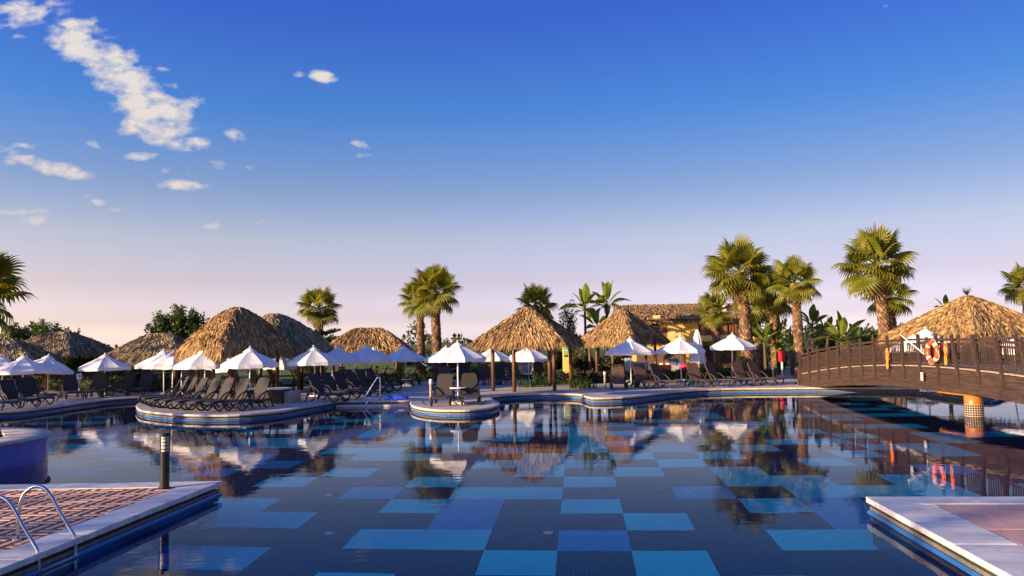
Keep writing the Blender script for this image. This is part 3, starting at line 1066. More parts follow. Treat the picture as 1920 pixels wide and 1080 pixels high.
thatched('thatched_hut', 'wide thatched hut second from the left edge', 112, 623, 46, 663, 2.35, 2.1, -10, ridge=0.35, dome=1.25, n=3000, m=M_thg, posts=[(165, 712), (174, 712), (70, 712), (120, 708)])
thatched('thatched_hut', 'thatched hut cut off by the left edge of the view', 2, 636, 41, 680, 2.3, 2.2, 12, ridge=0.2, dome=1.35, n=2600, m=M_thg)
thatched('thatched_hut', 'distant rounded thatched hut behind white parasols left of the palm pair', 690, 616, 48, 662, 2.55, 2.2, 4, ridge=0.55, dome=1.35, n=3000)
thatched('thatched_hut', 'wide golden thatched hut behind the footbridge on the right', 1815, 556, 38, 636, 2.9, 2.9, 18, dome=1.12, n=6500, ragged=0.14)
# upright tuft on the right hut's crown
tp = dp(1815, 552, 38)
tf = MB()
for i in range(26):
    a = random.uniform(0, 6.28)
    dd = Vector((math.cos(a) * random.uniform(.2, .7), math.sin(a) * random.uniform(.2, .7), random.uniform(.4, 1))).normalized()
    w = Vector((-dd.y, dd.x, 0)).normalized() * .02
    L = random.uniform(.25, .55)
    tf.add([-w, w, dd * L * .6 + w, dd * L * .6 - w, dd * L], [(0, 1, 2, 3), (3, 2, 4)])
hut_r = [o for o in bpy.data.objects if o.get('label', '').startswith('wide golden thatched hut')][0]
o = tf.build('crown_tuft', M_wood, hut_r)
o.location = (-0.05, 0, tp.z - 0.05)

# ---- yellow two-storey house with thatched roof and balcony
M_yel_w = mat('ochre_wall', (0.78, 0.48, 0.11), 0.8, 0.1, 1.4, bump=0.1, bscale=30)
M_yel_t = mat('ochre_trim', (0.75, 0.50, 0.17), 0.8, 0.1, 2)
M_glassd = mat('dark_window', (0.02, 0.022, 0.025), 0.08, 0.1, spec=0.6)
M_shut = mat('brown_shutter', (0.20, 0.09, 0.035), 0.6, 0.2, 8, stretch=(1, 1, 8))
M_rail = mat('balcony_timber', (0.20, 0.08, 0.035), 0.6, 0.25, 8)
M_int = mat('room_shade', (0.12, 0.07, 0.04), 0.9, 0.2)
HD = 58.0
def hx(px): return (px - 960) / FPX * HD
def hz(px, py): return dp(px, py, HD).z
HO = (hx(1300), HD, 0)
house = thing('yellow_house', 'two-storey yellow house with dark thatched roof and timber balcony behind the palms', 'house', HO)
ORG[house.name] = HO
xl, xm, xr = hx(1168), hx(1308), hx(1416)
z1, z2, zr = hz(1300, 636), hz(1300, 598), hz(1300, 580)
MB().box(((xl + xm) / 2, HD + 3, z2 / 2), (xm - xl, 6, z2)).build('wall', M_yel_w, house)
MB().box(((xm + xr) / 2, HD + 3.6, z1 / 2), (xr - xm, 4.8, z1)).build('lower_wall', M_yel_w, house)
MB().box(((xm + xr) / 2, HD + 5.2, (z1 + z2) / 2), (xr - xm, 1.6, z2 - z1)).build('rear_wall', M_yel_w, house)
MB().box(((xm + xr) / 2 + .1, HD + 1.9, z1 + .04), (xr - xm + .4, 4.4, .42)).build('balcony_slab', M_yel_t, house, bevel=.02)
for x in (xm + .25, (xm + xr) / 2, xr - .1):
    MB().box((x, HD + 0.1, (z1 + z2) / 2), (.28, .28, z2 - z1)).build('column', M_woodl, house)
MB().bar((xm, HD - .15, z1 + 1.15), (xr, HD - .15, z1 + 1.15), .09, .12).build('balcony_rail', M_rail, house)
MB().bar((xm, HD - .15, z1 + .34), (xr, HD - .15, z1 + .34), .09, .1).build('balcony_rail', M_rail, house)
bm_ = MB().box((0, 0, .4), (.1, .06, .78)).mesh('baluster', M_rail)
x = xm + .15
while x < xr:
    o = link('baluster', bm_, house)
    o.location = (x - HO[0], -.15, z1 + .35)
    x += .21
for x in (xm + .35, xm + 1.9, xr - .3):
    MB().box((x, HD - .17, z1 + .8), (.28, .2, 1.3)).build('balcony_post', M_rail, house, bevel=.02)
for (p0_, p1_, ya, yb) in [(1215, 1236, 606, 632), (1236, 1250, 610, 632)]:
    w = MB().box(((hx(p0_) + hx(p1_)) / 2, HD - .0, (hz(1230, ya) + hz(1230, yb)) / 2), (hx(p1_) - hx(p0_) - .06, .08, hz(1230, ya) - hz(1230, yb))).build('window', M_glassd if p0_ < 1230 else M_shut, house)
MB().box((hx(1262), HD - .012, hz(1262, 622)), (hx(1275) - hx(1249), .05, hz(1262, 612) - hz(1262, 632))).build('shutter', M_yel_t, house)
MB().box((hx(1229), HD - .25, hz(1229, 598)), (.5, .3, .5)).build('wall_lamp', M_yel_t, house, bevel=.03)
MB().box((hx(1345), HD + 1.18, hz(1345, 665)), (hx(1400) - hx(1320), .08, hz(1345, 655) - hz(1345, 690))).build('dark_opening', M_int, house)
MB().box((hx(1235), HD - .03, hz(1235, 680)), (hx(1290) - hx(1200), .06, 1.7)).build('dark_opening', M_int, house)
rf = MB()
rx0, rx1 = hx(1160), hx(1424)
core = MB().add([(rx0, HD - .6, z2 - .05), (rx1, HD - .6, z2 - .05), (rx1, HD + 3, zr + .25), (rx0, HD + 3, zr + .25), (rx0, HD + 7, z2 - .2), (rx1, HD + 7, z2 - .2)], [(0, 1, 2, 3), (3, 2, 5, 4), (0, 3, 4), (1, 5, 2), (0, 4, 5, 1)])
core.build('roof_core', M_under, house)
rgen = random.Random(3)
for i in range(3600):
    x = rgen.uniform(rx0, rx1)
    t = rgen.random() if rgen.random() > .25 else rgen.random() * .08
    a = Vector((x, HD - .6 + 3.6 * min(t + .15, 1), z2 - .05 + (zr + .5 - z2) * min(t + .15, 1)))
    e = Vector((x + rgen.uniform(-.15, .15), HD - .65 + 3.6 * t, z2 - .05 + (zr + .5 - z2) * t + rgen.uniform(0.02, .14)))
    if t < .08:
        e.z -= rgen.uniform(.05, .4)
    w = Vector((rgen.uniform(.03, .06), 0, 0))
    rf.add([a - w, a + w, (a + e) / 2 + w + Vector((0, 0, .08)), (a + e) / 2 - w + Vector((0, 0, .08)), e + w * .3, e - w * .3], [(0, 1, 2, 3), (3, 2, 4, 5)])
for i in range(900):
    x = rgen.uniform(rx0, rx1)
    a = Vector((x, HD + 3, zr + .28))
    e = a + Vector((rgen.uniform(-.3, .3), -rgen.uniform(.2, .6), rgen.uniform(-.15, .18)))
    w = Vector((.05, 0, 0))
    rf.add([a - w, a + w, e + w * .4, e - w * .4], [(0, 1, 2, 3)])
tag(rf.build('thatch', M_th, house), kind='stuff')


# ================================================================== PARASOLS AND LOUNGERS
M_canvas = mat('white_canvas', (0.86, 0.85, 0.85), 0.85, 0.04, 3, transl=0.22, bump=0.08, bscale=14)
M_pole = mat('parasol_pole', (0.72, 0.70, 0.66), 0.4, 0.05)
M_base = mat('parasol_base', (0.62, 0.60, 0.57), 0.7, 0.12, 8)
M_tbl = mat('table_white', (0.74, 0.73, 0.72), 0.4, 0.05)
M_pot = mat('green_pot', (0.012, 0.11, 0.055), 0.35, 0.12)
def canopy_mesh(seed=0):
    rg_ = random.Random(seed)
    vs, fs = [], []
    N, K = 8, 4
    rings = [0.0, 0.17, 0.45, 0.75, 1.0, 1.012]
    zs = [0.0, -0.10, -0.215, -0.36, -0.50, -0.635]
    cnt = N * K
    vs.append((0, 0, 0.0))
    for ri in range(1, len(rings)):
        for a in range(cnt):
            k = a % K
            th_ = 2 * math.pi * a / cnt
            f = k / K
            flat = math.cos(math.pi / N) / math.cos((f - 0.5) * 2 * math.pi / N)
            r = rings[ri] * flat
            sag = 0.035 * math.sin(math.pi * f) * (rings[ri] if ri < 5 else 1) 
            z = zs[ri] - (sag if ri < 5 else sag * 0.3)
            if ri == 5:
                z += 0.012 * math.sin(math.pi * f * 2 + a) + rg_.uniform(-.008, .008)
                r += rg_.uniform(-.02, .015)
            vs.append((r * math.cos(th_), r * math.sin(th_), z))
    for a in range(cnt):
        b = (a + 1) % cnt
        fs.append((0, 1 + a, 1 + b))
        for ri in range(len(rings) - 2):
            o_ = 1 + ri * cnt
            fs.append((o_ + a, o_ + cnt + a, o_ + cnt + b, o_ + b))
    return MB().add(vs, fs).mesh('canopy', M_canvas)
CAN = [canopy_mesh(i) for i in range(3)]
vent_me = MB().lathe([(0.0, 0.05), (0.03, 0.045), (0.12, -0.012), (0.225, -0.088), (0.228, -0.11)], 16).mesh('vent_cap', M_canvas)
fin_me = MB().lathe([(0.0, 0.105), (0.025, 0.10), (0.035, 0.085), (0.025, 0.06)], 8).mesh('finial', M_pole)
rib_me = MB().tube([(0.05, 0, -0.04), (0.97, 0, -0.505)], 0.011, 6).mesh('rib', M_pole)
strut_me = MB().tube([(0.03, 0, -0.62), (0.55, 0, -0.305)], 0.009, 6).mesh('strut', M_pole)
base_me = MB().box((0, 0, 0.04), (0.46, 0.46, 0.08)).box((0, 0, 0.11), (0.22, 0.22, 0.07)).mesh('base_slab', M_base)
tab_me = MB().lathe([(0.02, -0.02), (0.30, -0.022), (0.31, 0.0), (0.30, 0.014), (0.0, 0.014)], 20).mesh('table_disc', M_tbl)
UG = 'open white parasols around the pool'
NU = [0]
def parasol(px_b, py_b, px_t, py_t, wpx, label, table=None, tilt=0.0, spin=None, D=None):
    b = gp(px_b, py_b)
    if D is not None:
        b = dp(px_b, py_b, D)
        b.z = 0
    D_ = b.y
    tip = dp(px_t, py_t, D_)
    h = tip.z
    r = wpx / FPX * D_ / 2
    NU[0] += 1
    root = thing('parasol', label, 'parasol', (b.x, b.y, 0), 0, UG)
    lean = (tip.x - b.x)
    MB().tube([(0, 0, 0.02), (lean * 0.98, 0, h - 0.03)], 0.028, 8).build('pole', M_pole, root, smooth=True)
    link('base_slab', base_me, root)
    sp = R(22.5) + (random.uniform(-.4, .4) if spin is None else R(spin))
    cn = link('canopy', CAN[NU[0] % 3], root)
    cn.location = (lean, 0, h - 0.05)
    cn.scale = (r, r, r * 0.98)
    cn.rotation_euler = (0, tilt, sp)
    for nm, me in (('vent_cap', vent_me), ('finial', fin_me)):
        c = link(nm, me, cn)
    for k in range(8):
        rb = link('rib', rib_me, cn)
        rb.rotation_euler = (0, 0, k * math.pi / 4)
        s = link('strut', strut_me, cn)
        s.rotation_euler = (0, 0, k * math.pi / 4)
    if table:
        zt = dp(px_b, table, D_).z
        t_ = link('table_disc', tab_me, root)
        t_.location = (lean * zt / h, 0, zt)
    return root
P = parasol
P(3, 747, 6, 668, 104, 'white parasol cut off by the left edge of the view')
P(42, 749, 44, 667, 100, 'white parasol second from the left edge, over dark loungers')
P(89, 745, 91, 666, 94, 'white parasol third from the left edge with tilted canopy', table=733, tilt=0.13)
P(117, 722, 119, 689, 46, 'small far white parasol behind the third parasol from the left', D=47, tilt=-0.1)
P(171, 724, 172, 680, 60, 'far white parasol half hidden behind the parasol with the square sign', D=45)
P(195, 742, 197, 664, 90, 'white parasol beside the blue and white sign on a post', table=724)
P(237, 722, 238, 672, 66, 'far white parasol just left of the round island', D=45)
P(307, 742, 307, 657, 98, 'white parasol at the left end of the round island, further back')
P(322, 748, 326, 658, 96, 'white parasol at the left end of the round island, nearer the water')
P(340, 738, 341, 660, 92, 'white parasol behind the left loungers of the island', D=37)
P(384, 752, 384, 654, 110, 'white parasol at the middle of the round island', table=743)
P(468, 757, 469, 652, 111, 'white parasol nearest the water on the round island', table=749)
P(445, 728, 432, 668, 86, 'far white parasol under the eaves of the largest hut', D=41)
P(525, 722, 526, 664, 84, 'far white parasol right of the largest hut, between dark posts', D=42)
P(592, 737, 588, 650, 102, 'white parasol at the right end of the largest hut', D=35)
P(622, 722, 625, 655, 84, 'white parasol with pale pole behind the row of dark loungers', D=42)
P(633, 731, 634, 650, 94, 'white parasol over the middle of the row of dark loungers', D=38)
P(686, 727, 687, 648, 92, 'white parasol left of the chrome handrail', D=39)
P(698, 715, 700, 652, 78, 'white parasol behind the chrome handrail with white table', table=704, D=44)
P(764, 722, 757, 649, 86, 'leaning white parasol left of the palm pair with white table', table=711, D=42)
P(859, 757, 858, 641, 109, 'white parasol between two loungers on the small round terrace', table=727)
P(843, 721, 836, 650, 84, 'white parasol behind the small round terrace, near the hammock', table=705, D=41)
P(922, 714, 922, 651, 78, 'white parasol behind the left posts of the middle pavilion', D=44)
P(992, 712, 990, 648, 88, 'white parasol seen through the posts of the middle pavilion', table=701, D=44)
P(1184, 726, 1181, 634, 94, 'white parasol in front of the peaked pavilion', table=714, D=38)
P(1278, 717, 1275, 632, 90, 'white parasol in front of the yellow house, middle of three', table=712, D=39)
P(1373, 709, 1373, 626, 88, 'white parasol in front of the tallest palm clump, right of three', table=707, D=40)
P(1740, 700, 1735, 617, 130, 'large white parasol behind the life ring and bridge railing', D=31)
P(1900, 700, 1905, 632, 95, 'white parasol behind the bridge railing at the right edge', D=33)
P(1716, 690, 1712, 628, 80, 'white parasol left of the large one behind the bridge railing', D=37)

# closed parasols
def closed(px_b, py_b, px_t, py_t, py_bot, D, label, wpx, base=0.0):
    b = dp(px_b, py_b, D)
    h = dp(px_t, py_t, D).z - base
    zb = dp(px_t, py_bot, D).z - base
    root = thing('closed_parasol', label, 'parasol', (b.x, D, base), 0, 'furled white parasols')
    r = wpx / FPX * D / 2
    vs, fs = [], []
    N = 32
    prof = [(0.0, 1.0), (0.22, .96), (0.5, .72), (0.62, .45), (0.85, .2), (1.0, .06), (0.9, 0.0)]
    for (f, tz) in prof:
        for k in range(N):
            a = 2 * math.pi * k / N
            rr_ = r * f * (1 + 0.16 * math.cos(8 * a) * (f > .3) + 0.05 * math.sin(3 * a + 4 * tz))
            vs.append((rr_ * math.cos(a), rr_ * math.sin(a), zb + (h - zb) * tz))
    for i in range(len(prof) - 1):
        for k in range(N):
            k2 = (k + 1) % N
            fs.append((i * N + k, (i + 1) * N + k, (i + 1) * N + k2, i * N + k2))
    MB().add(vs, fs).build('folded_canopy', M_canvas, root, smooth=True)
    MB().tube([(0, 0, 0), (0, 0, h - .05)], .03, 8).build('pole', M_pole, root)
    MB().lathe([(r * .68, zb + (h - zb) * .44), (r * .72, zb + (h - zb) * .47), (r * .66, zb + (h - zb) * .5)], 16).build('tie_band', M_tapew, root)
    o = link('base_slab', base_me, root)
closed(1310, 708, 1307, 617, 682, 45, 'furled white parasol between the two right parasols', 28)
closed(1361, 640, 1361, 562, 622, HD + 0.9, 'furled white parasol standing on the house balcony', 16, base=dp(1361, 634, HD + .9).z)

# ---- loungers
M_resin = mat('charcoal_resin', (0.018, 0.016, 0.017), 0.45, 0.15, 9)
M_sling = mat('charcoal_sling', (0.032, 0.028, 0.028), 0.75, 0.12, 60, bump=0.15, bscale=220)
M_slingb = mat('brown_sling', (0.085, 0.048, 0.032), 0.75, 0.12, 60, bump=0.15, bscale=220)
def slab_mesh(name, pts, w, th_, m):
    """curved bed: profile points (x, z) swept over width w with rounded corners at the last point"""
    vs, fs = [], []
    n = len(pts)
    for i, (x, z) in enumerate(pts):
        ww = w if i < n - 1 else w * 0.78
        if i == n - 2:
            ww = w * 0.97
        for (yy, dz) in ((-ww, 0), (ww, 0), (ww, th_), (-ww, th_)):
            vs.append((x, yy, z + dz))
    for i in range(n - 1):
        a, b = 4 * i, 4 * i + 4
        for k in range(4):
            k2 = (k + 1) % 4
            fs.append((a + k, b + k, b + k2, a + k2))
    fs += [(0, 1, 2, 3), (4 * n - 1, 4 * n - 2, 4 * n - 3, 4 * n - 4)]
    return MB().add(vs, fs).mesh(name, m)
def back_mesh(ang, m):
    pts = []
    L = .82
    vs, fs = [], []
    rows = [(0, .27), (.2, .285), (.5, .285), (.7, .275), (.78, .245), (.82, .18)]
    ca, sa = math.cos(ang), math.sin(ang)
    for (l, w) in rows:
        bow = -0.05 * math.sin(math.pi * l / L)
        for (yy, d) in ((-w, 0), (w, 0), (w, .04), (-w, .04)):
            x = -l * ca + (d + bow * 0) * sa
            z = .31 + l * sa + d * ca
            vs.append((x, yy, z))
    for i in range(len(rows) - 1):
        a, b = 4 * i, 4 * i + 4
        for k in range(4):
            k2 = (k + 1) % 4
            fs.append((a + k, b + k, b + k2, a + k2))
    n = len(rows)
    fs += [(0, 1, 2, 3), (4 * n - 1, 4 * n - 2, 4 * n - 3, 4 * n - 4)]
    return MB().add(vs, fs).mesh('backrest', m)
BACKA = R(62)
bedpts = [(-.02, .30), (.25, .285), (.6, .30), (.95, .315), (1.15, .29), (1.22, .26)]
BED = {k: slab_mesh('bed', bedpts, .29, .035, m) for k, m in (('d', M_sling), ('b', M_slingb))}
BCK = {(k, a): back_mesh(R(a), m) for k, m in (('d', M_sling), ('b', M_slingb)) for a in (50, 62, 70)}
arm_p = catmull([(-.30, 0, .56), (-.18, 0, .60), (.02, 0, .55), (.20, 0, .43), (.33, 0, .28)], 4)
arm_me = MB().tube(arm_p, .028, 7).mesh('armrest', M_resin)
rail_me = MB().tube(catmull([(-.34, 0, .30), (.0, 0, .30), (.5, 0, .285), (.95, 0, .30), (1.2, 0, .265)], 3), .03, 7).mesh('side_rail', M_resin)
fleg = catmull([(.62, 0, .29), (.78, 0, .14), (.93, 0, .03), (1.06, 0, .05), (1.17, 0, .15), (1.19, 0, .27)], 4)
fleg_me = MB().tube(fleg, .03, 7).mesh('front_leg', M_resin)
bleg = catmull([(-.42, 0, .03), (-.34, 0, .24), (-.22, 0, .50), (-.14, 0, .56)], 4)
bleg_me = MB().tube(bleg, .03, 7).mesh('rear_leg', M_resin)
bleg2_me = MB().tube(catmull([(.10, 0, .29), (.0, 0, .14), (-.12, 0, .03)], 4), .028, 7).mesh('middle_leg', M_resin)
LG = 'sun loungers around the pool'
def lounger(px, py, head, label, k='d', back=62, D=None):
    """px, py: ground pixel under the foot end; head: direction of the feet, degrees from +X"""
    f = gp(px, py)
    h = R(head)
    root = thing('sun_lounger', label, 'sun lounger', (f.x - 1.1 * math.cos(h), f.y - 1.1 * math.sin(h), 0), h, LG)
    link('bed', BED[k], root)
    link('backrest', BCK[(k, back)], root)
    for s in (-1, 1):
        for nm, me in (('armrest', arm_me), ('side_rail', rail_me), ('front_leg', fleg_me), ('rear_leg', bleg_me), ('middle_leg', bleg2_me)):
            o = link(nm, me, root)
            o.location = (0, s * .32, 0)
    root.scale = (1.04, 1.04, 1.04)
    return root
L = lounger
# small round terrace
L(826, 762, -92, 'charcoal lounger left of the parasol on the small round terrace')
L(884, 760, -84, 'charcoal lounger right of the parasol on the small round terrace')
# round island, fan of loungers with their feet to the water
isl = [(438, 771, -118, 'rightmost'), (396, 771, -122, 'second from right'), (364, 770.5, -126, 'third from right'), (336, 769, -131, 'fourth from right'), (311, 767, -136, 'fourth from left'), (292, 765, -142, 'third from left'), (277, 761.5, -148, 'second from left'), (268, 757.5, -155, 'leftmost')]
for (x, y, h, w) in isl:
    L(x, y, h, 'charcoal lounger on the round island, %s of the fan facing the water' % w)
for i, (x, y) in enumerate([(388, 741), (417, 741), (470, 741), (511, 741), (549, 741)]):
    L(x, y - 7, 85 - 8 * i, 'dark lounger behind the island fan with its back to us, %s from left' % ['first', 'second', 'third', 'fourth', 'fifth'][i], back=70)
# row right of the island, backs to the left
row = [(640, 754, -28), (662, 748.5, -28), (681, 745, -28), (703, 741.5, -28), (723, 738, -26), (741, 734, -24)]
for i, (x, y, h) in enumerate(row):
    L(x, y, h, 'dark lounger in the row behind the chrome handrail, %s from the water' % ['first', 'second', 'third', 'fourth', 'fifth', 'sixth'][i])
# sunlit brown loungers further back, backs to the right
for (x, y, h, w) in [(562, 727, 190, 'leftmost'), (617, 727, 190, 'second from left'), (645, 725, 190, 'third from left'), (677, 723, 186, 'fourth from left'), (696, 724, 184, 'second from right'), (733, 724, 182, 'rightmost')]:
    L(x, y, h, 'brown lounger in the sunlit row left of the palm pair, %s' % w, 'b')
# behind the small terrace and the pavilion
for (x, y, h, lab) in [(826, 733, -95, 'dark lounger behind the left lounger of the small terrace'), (884, 723, -70, 'dark lounger beside the spiky cycad'), (920, 722, -72, 'brown lounger just left of the middle pavilion posts'), (950, 722, -72, 'dark lounger between the left posts of the middle pavilion'), (976, 720, -74, 'dark lounger right of the sunlit pavilion post'), (1026, 718, -72, 'dark lounger at the right posts of the middle pavilion')]:
    L(x, y, h, lab, 'b' if 'brown' in lab else 'd')
# right bank
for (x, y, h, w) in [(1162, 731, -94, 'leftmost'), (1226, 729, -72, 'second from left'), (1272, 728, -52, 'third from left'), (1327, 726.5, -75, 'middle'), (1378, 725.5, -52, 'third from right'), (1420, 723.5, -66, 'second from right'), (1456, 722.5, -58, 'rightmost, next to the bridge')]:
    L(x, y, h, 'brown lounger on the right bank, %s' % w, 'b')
# left bank
for (x, y, h, w) in [(140, 749, -52, 'just left of the sign post'), (176, 747, -72, 'just right of the sign post'), (222, 742.5, -84, 'left of two before the dark shrub'), (254, 741.5, -86, 'right of two before the dark shrub')]:
    L(x, y, h, 'charcoal lounger on the left bank %s' % w)
for (x, y, h, w) in [(18, 770, -22, 'nearest the water'), (56, 765, -24, 'second'), (82, 760, -24, 'third'), (93, 754, -24, 'fourth'), (70, 746, -24, 'fifth')]:
    L(x, y, h, 'dark lounger in the row at the left edge, %s from the water' % w if w != 'nearest the water' else 'dark lounger at the left edge nearest the water')

# ================================================================== PLANTS
M_palm = mat('palm_leaf', (0.085, 0.12, 0.012), 0.42, 0.25, 2.0, c2=(0.19, 0.175, 0.018), transl=0.4, tcol=(0.40, 0.35, 0.02), spec=0.4)
M_palmd = mat('dry_palm_leaf', (0.22, 0.14, 0.045), 0.8, 0.25, 2.0, c2=(0.14, 0.08, 0.03), transl=0.2)
M_bark = mat('palm_bark', (0.25, 0.155, 0.085), 0.9, 0.3, 6, island=0.45, c2=(0.11, 0.06, 0.035))
M_barkd = mat('palm_trunk_core', (0.075, 0.042, 0.026), 0.95, 0.3, 6)
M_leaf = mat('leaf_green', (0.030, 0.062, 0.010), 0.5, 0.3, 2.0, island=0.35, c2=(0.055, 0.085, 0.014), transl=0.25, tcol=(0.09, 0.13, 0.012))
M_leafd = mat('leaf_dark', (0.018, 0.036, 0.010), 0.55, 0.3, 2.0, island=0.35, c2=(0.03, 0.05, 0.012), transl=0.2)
M_leafo = mat('leaf_olive', (0.055, 0.062, 0.020), 0.6, 0.3, 2.0, island=0.4, c2=(0.085, 0.075, 0.02), transl=0.2)
M_leafr = mat('leaf_russet', (0.075, 0.032, 0.020), 0.6, 0.3, 2.0, island=0.4, c2=(0.04, 0.045, 0.015), transl=0.15)
M_leafm = mat('leaf_magenta', (0.20, 0.035, 0.06), 0.6, 0.3, 2.0, island=0.4, c2=(0.06, 0.05, 0.03), transl=0.2)
M_ban = mat('banana_leaf', (0.08, 0.14, 0.016), 0.4, 0.22, 2.0, c2=(0.15, 0.17, 0.02), transl=0.4, tcol=(0.38, 0.36, 0.02))
M_trunk = mat('tree_bark', (0.09, 0.06, 0.04), 0.9, 0.3, 9, bump=0.4)
M_soil = mat('soil', (0.03, 0.022, 0.016), 0.95, 0.3, 9)

def fan_leaf(seed, droop):
    """fan palm leaf: petiole along +X, about 34 folded segments with drooping tips; blade radius 1"""
    rg_ = random.Random(seed)
    vs, fs = [], []
    pl = 0.85
    c = Vector((pl, 0, 0.02))
    N = 26
    span = R(262)
    inner = 0.64
    def pt(an, r, w=0.0, lift=0.0):
        x = pl + r * math.cos(an) * (1.0 if math.cos(an) > 0 else 0.85)
        y = r * math.sin(an) * 0.92
        z = 0.10 * r - droop * max(r - 0.35, 0) ** 1.7 - abs(y) * abs(y) * 0.30 + lift
        return Vector((x, y, z))
    for i in range(N):
        a0 = -span / 2 + span * i / N
        a1 = -span / 2 + span * (i + 1) / N
        am = (a0 + a1) / 2
        Rr = (0.96 + 0.1 * math.cos(am)) * rg_.uniform(0.88, 1.06)
        n = len(vs)
        fold = 0.035
        hd = (a1 - a0) / 2
        vs += [c, pt(a0, inner), pt(am, inner, lift=fold), pt(a1, inner),
               pt(am - hd * .62, inner + (Rr - inner) * .5), pt(am, inner + (Rr - inner) * .5, lift=fold * .6), pt(am + hd * .62, inner + (Rr - inner) * .5),
               pt(am + rg_.uniform(-.03, .03), Rr) - Vector((0, 0, droop * rg_.uniform(.1, .42)))]
        fs += [(n, n + 1, n + 2), (n, n + 2, n + 3), (n + 1, n + 4, n + 5, n + 2), (n + 2, n + 5, n + 6, n + 3), (n + 4, n + 7, n + 5), (n + 5, n + 7, n + 6)]
    mb = MB().add(vs, fs)
    mb.tube([(0, 0, 0), (pl * .5, 0, .03), (pl, 0, .02)], [.035, .024, .016], 5)
    return mb
FAN = [fan_leaf(i, d).mesh('leaf', M_palm) for i, d in enumerate((0.12, 0.25, 0.40, 0.55))]
FAND = [fan_leaf(9 + i, .9).mesh('dry_leaf', M_palmd) for i in range(2)]
def trunk_mesh(h, r0, r1, lean, seed):
    rg_ = random.Random(seed)
    n = 10
    pts, rs = [], []
    for i in range(n + 1):
        t = i / n
        pts.append((lean[0] * t * t, lean[1] * t * t, h * t))
        rs.append((r0 + (r1 - r0) * t) * (1 + .35 * max(0, .12 - t) / .12) * 0.9)
    core = MB().tube(pts, rs, 12)
    sc_ = MB()
    rowh = 0.115
    rows = int(h / rowh)
    for i in range(rows):
        t = (i + .3) / rows
        r = (r0 + (r1 - r0) * t) * (1 + .35 * max(0, .12 - t) / .12)
        nc = max(7, int(2 * math.pi * r / 0.15))
        for k in range(nc):
            a = 2 * math.pi * (k + .5 * (i % 2)) / nc + rg_.uniform(-.06, .06)
            ca, sa = math.cos(a), math.sin(a)
            cx, cy, cz = lean[0] * t * t, lean[1] * t * t, h * t
            w = math.pi / nc * 1.05 * r
            hh = rg_.uniform(.15, .21)
            o1 = r * .93
            o2 = r * rg_.uniform(1.06, 1.2)
            tx, ty = -sa, ca
            def q(o, s, z): return (cx + ca * o + tx * s, cy + sa * o + ty * s, cz + z)
            sc_.add([q(o1, -w, 0), q(o1, w, 0), q(o2 * .99, w * .75, hh * .6), q(o2, 0, hh), q(o2 * .99, -w * .75, hh * .6)], [(0, 1, 2, 3, 4)])
    return core, sc_
PG = 'fan palms around the pool'
def palm(px_c, py_c, D, rpx, label, px_b=None, w0=0.3, w1=0.22, n=25, seed=0, spear=False, dry=6, base_z=0.0):
    """crown centre pixel, depth, crown radius in pixels"""
    c = dp(px_c, py_c, D)
    b = dp(px_b if px_b is not None else px_c, py_c, D)
    h = c.z - base_z
    rl = rpx / FPX * D
    root = thing('fan_palm', label, 'palm tree', (b.x, D, base_z), 0, PG)
    rg_ = random.Random(seed)
    lean = (c.x - b.x, rg_.uniform(-.15, .15))
    core, sc_ = trunk_mesh(h - .1, w0, w1, lean, seed)
    tr = core.build('trunk', M_barkd, root, smooth=True)
    tag(sc_.build('bark_scale', M_bark, tr), kind='stuff')
    s0 = rl / 1.85
    for i in range(n):
        t = (i + .5) / n
        el = 84 - 128 * t ** 0.9 + rg_.uniform(-8, 8)
        az = i * 137.5 + rg_.uniform(-14, 14)
        o = link('leaf', FAN[0 if el > 55 else 1 if el > 20 else 2 if el > -12 else 3], root)
        s = s0 * rg_.uniform(.86, 1.08) * (0.92 if el > 60 else 1)
        o.scale = (s, s * rg_.uniform(.85, 1.0), s)
        o.location = (lean[0], lean[1], h - .12 + .2 * (1 - t))
        o.rotation_euler = (Matrix.Rotation(R(az), 3, 'Z') @ Matrix.Rotation(-R(el), 3, 'Y') @ Matrix.Rotation(rg_.uniform(-.5, .5), 3, 'X')).to_euler()
    for i in range(dry):
        o = link('dry_leaf', FAND[i % 2], root)
        az = i * 360 / max(dry, 1) + rg_.uniform(-25, 25)
        s = s0 * rg_.uniform(.5, .7)
        o.scale = (s, s * .55, s)
        o.location = (lean[0], lean[1], h - .3)
        o.rotation_euler = (Matrix.Rotation(R(az), 3, 'Z') @ Matrix.Rotation(R(rg_.uniform(48, 68)), 3, 'Y')).to_euler()
    sp = MB()
    for k in range(3 if spear else 1):
        sp.tube([(lean[0] + .03 * k, lean[1], h), (lean[0] + .05 * k - .03, lean[1], h + rl * (1.02 if spear else .95))], [.05, .012], 5)
    sp.build('spear_leaf', M_palmd if spear else M_palm, root)
    return root
palm(599, 578, 54, 47, 'fan palm rising behind the tiered pine, left of the distant hut', px_b=600, w0=.26, w1=.2, seed=1)
palm(786, 562, 52, 46, 'slimmer left fan palm of the pair near the hammock', px_b=789, w0=.26, w1=.2, seed=2)
palm(815, 548, 46, 58, 'thicker right fan palm of the pair near the hammock', px_b=818, w0=.29, w1=.22, seed=3, n=28)
palm(1005, 572, 50, 44, 'fan palm crown showing above the middle pavilion', seed=4)
palm(1386, 512, 44, 74, 'tallest fan palm of the clump beside the yellow house', px_b=1397, w0=.34, w1=.27, seed=5, n=28)
palm(1338, 582, 47, 43, 'short fan palm before the house balcony', px_b=1343, w0=.25, w1=.2, seed=6, n=16)
palm(1449, 553, 47, 56, 'fan palm between the two tall ones of the right clump', px_b=1450, w0=.27, w1=.21, seed=7)
palm(1488, 530, 42, 54, 'right fan palm of the clump nearest the bridge', px_b=1494, w0=.26, w1=.21, seed=8)
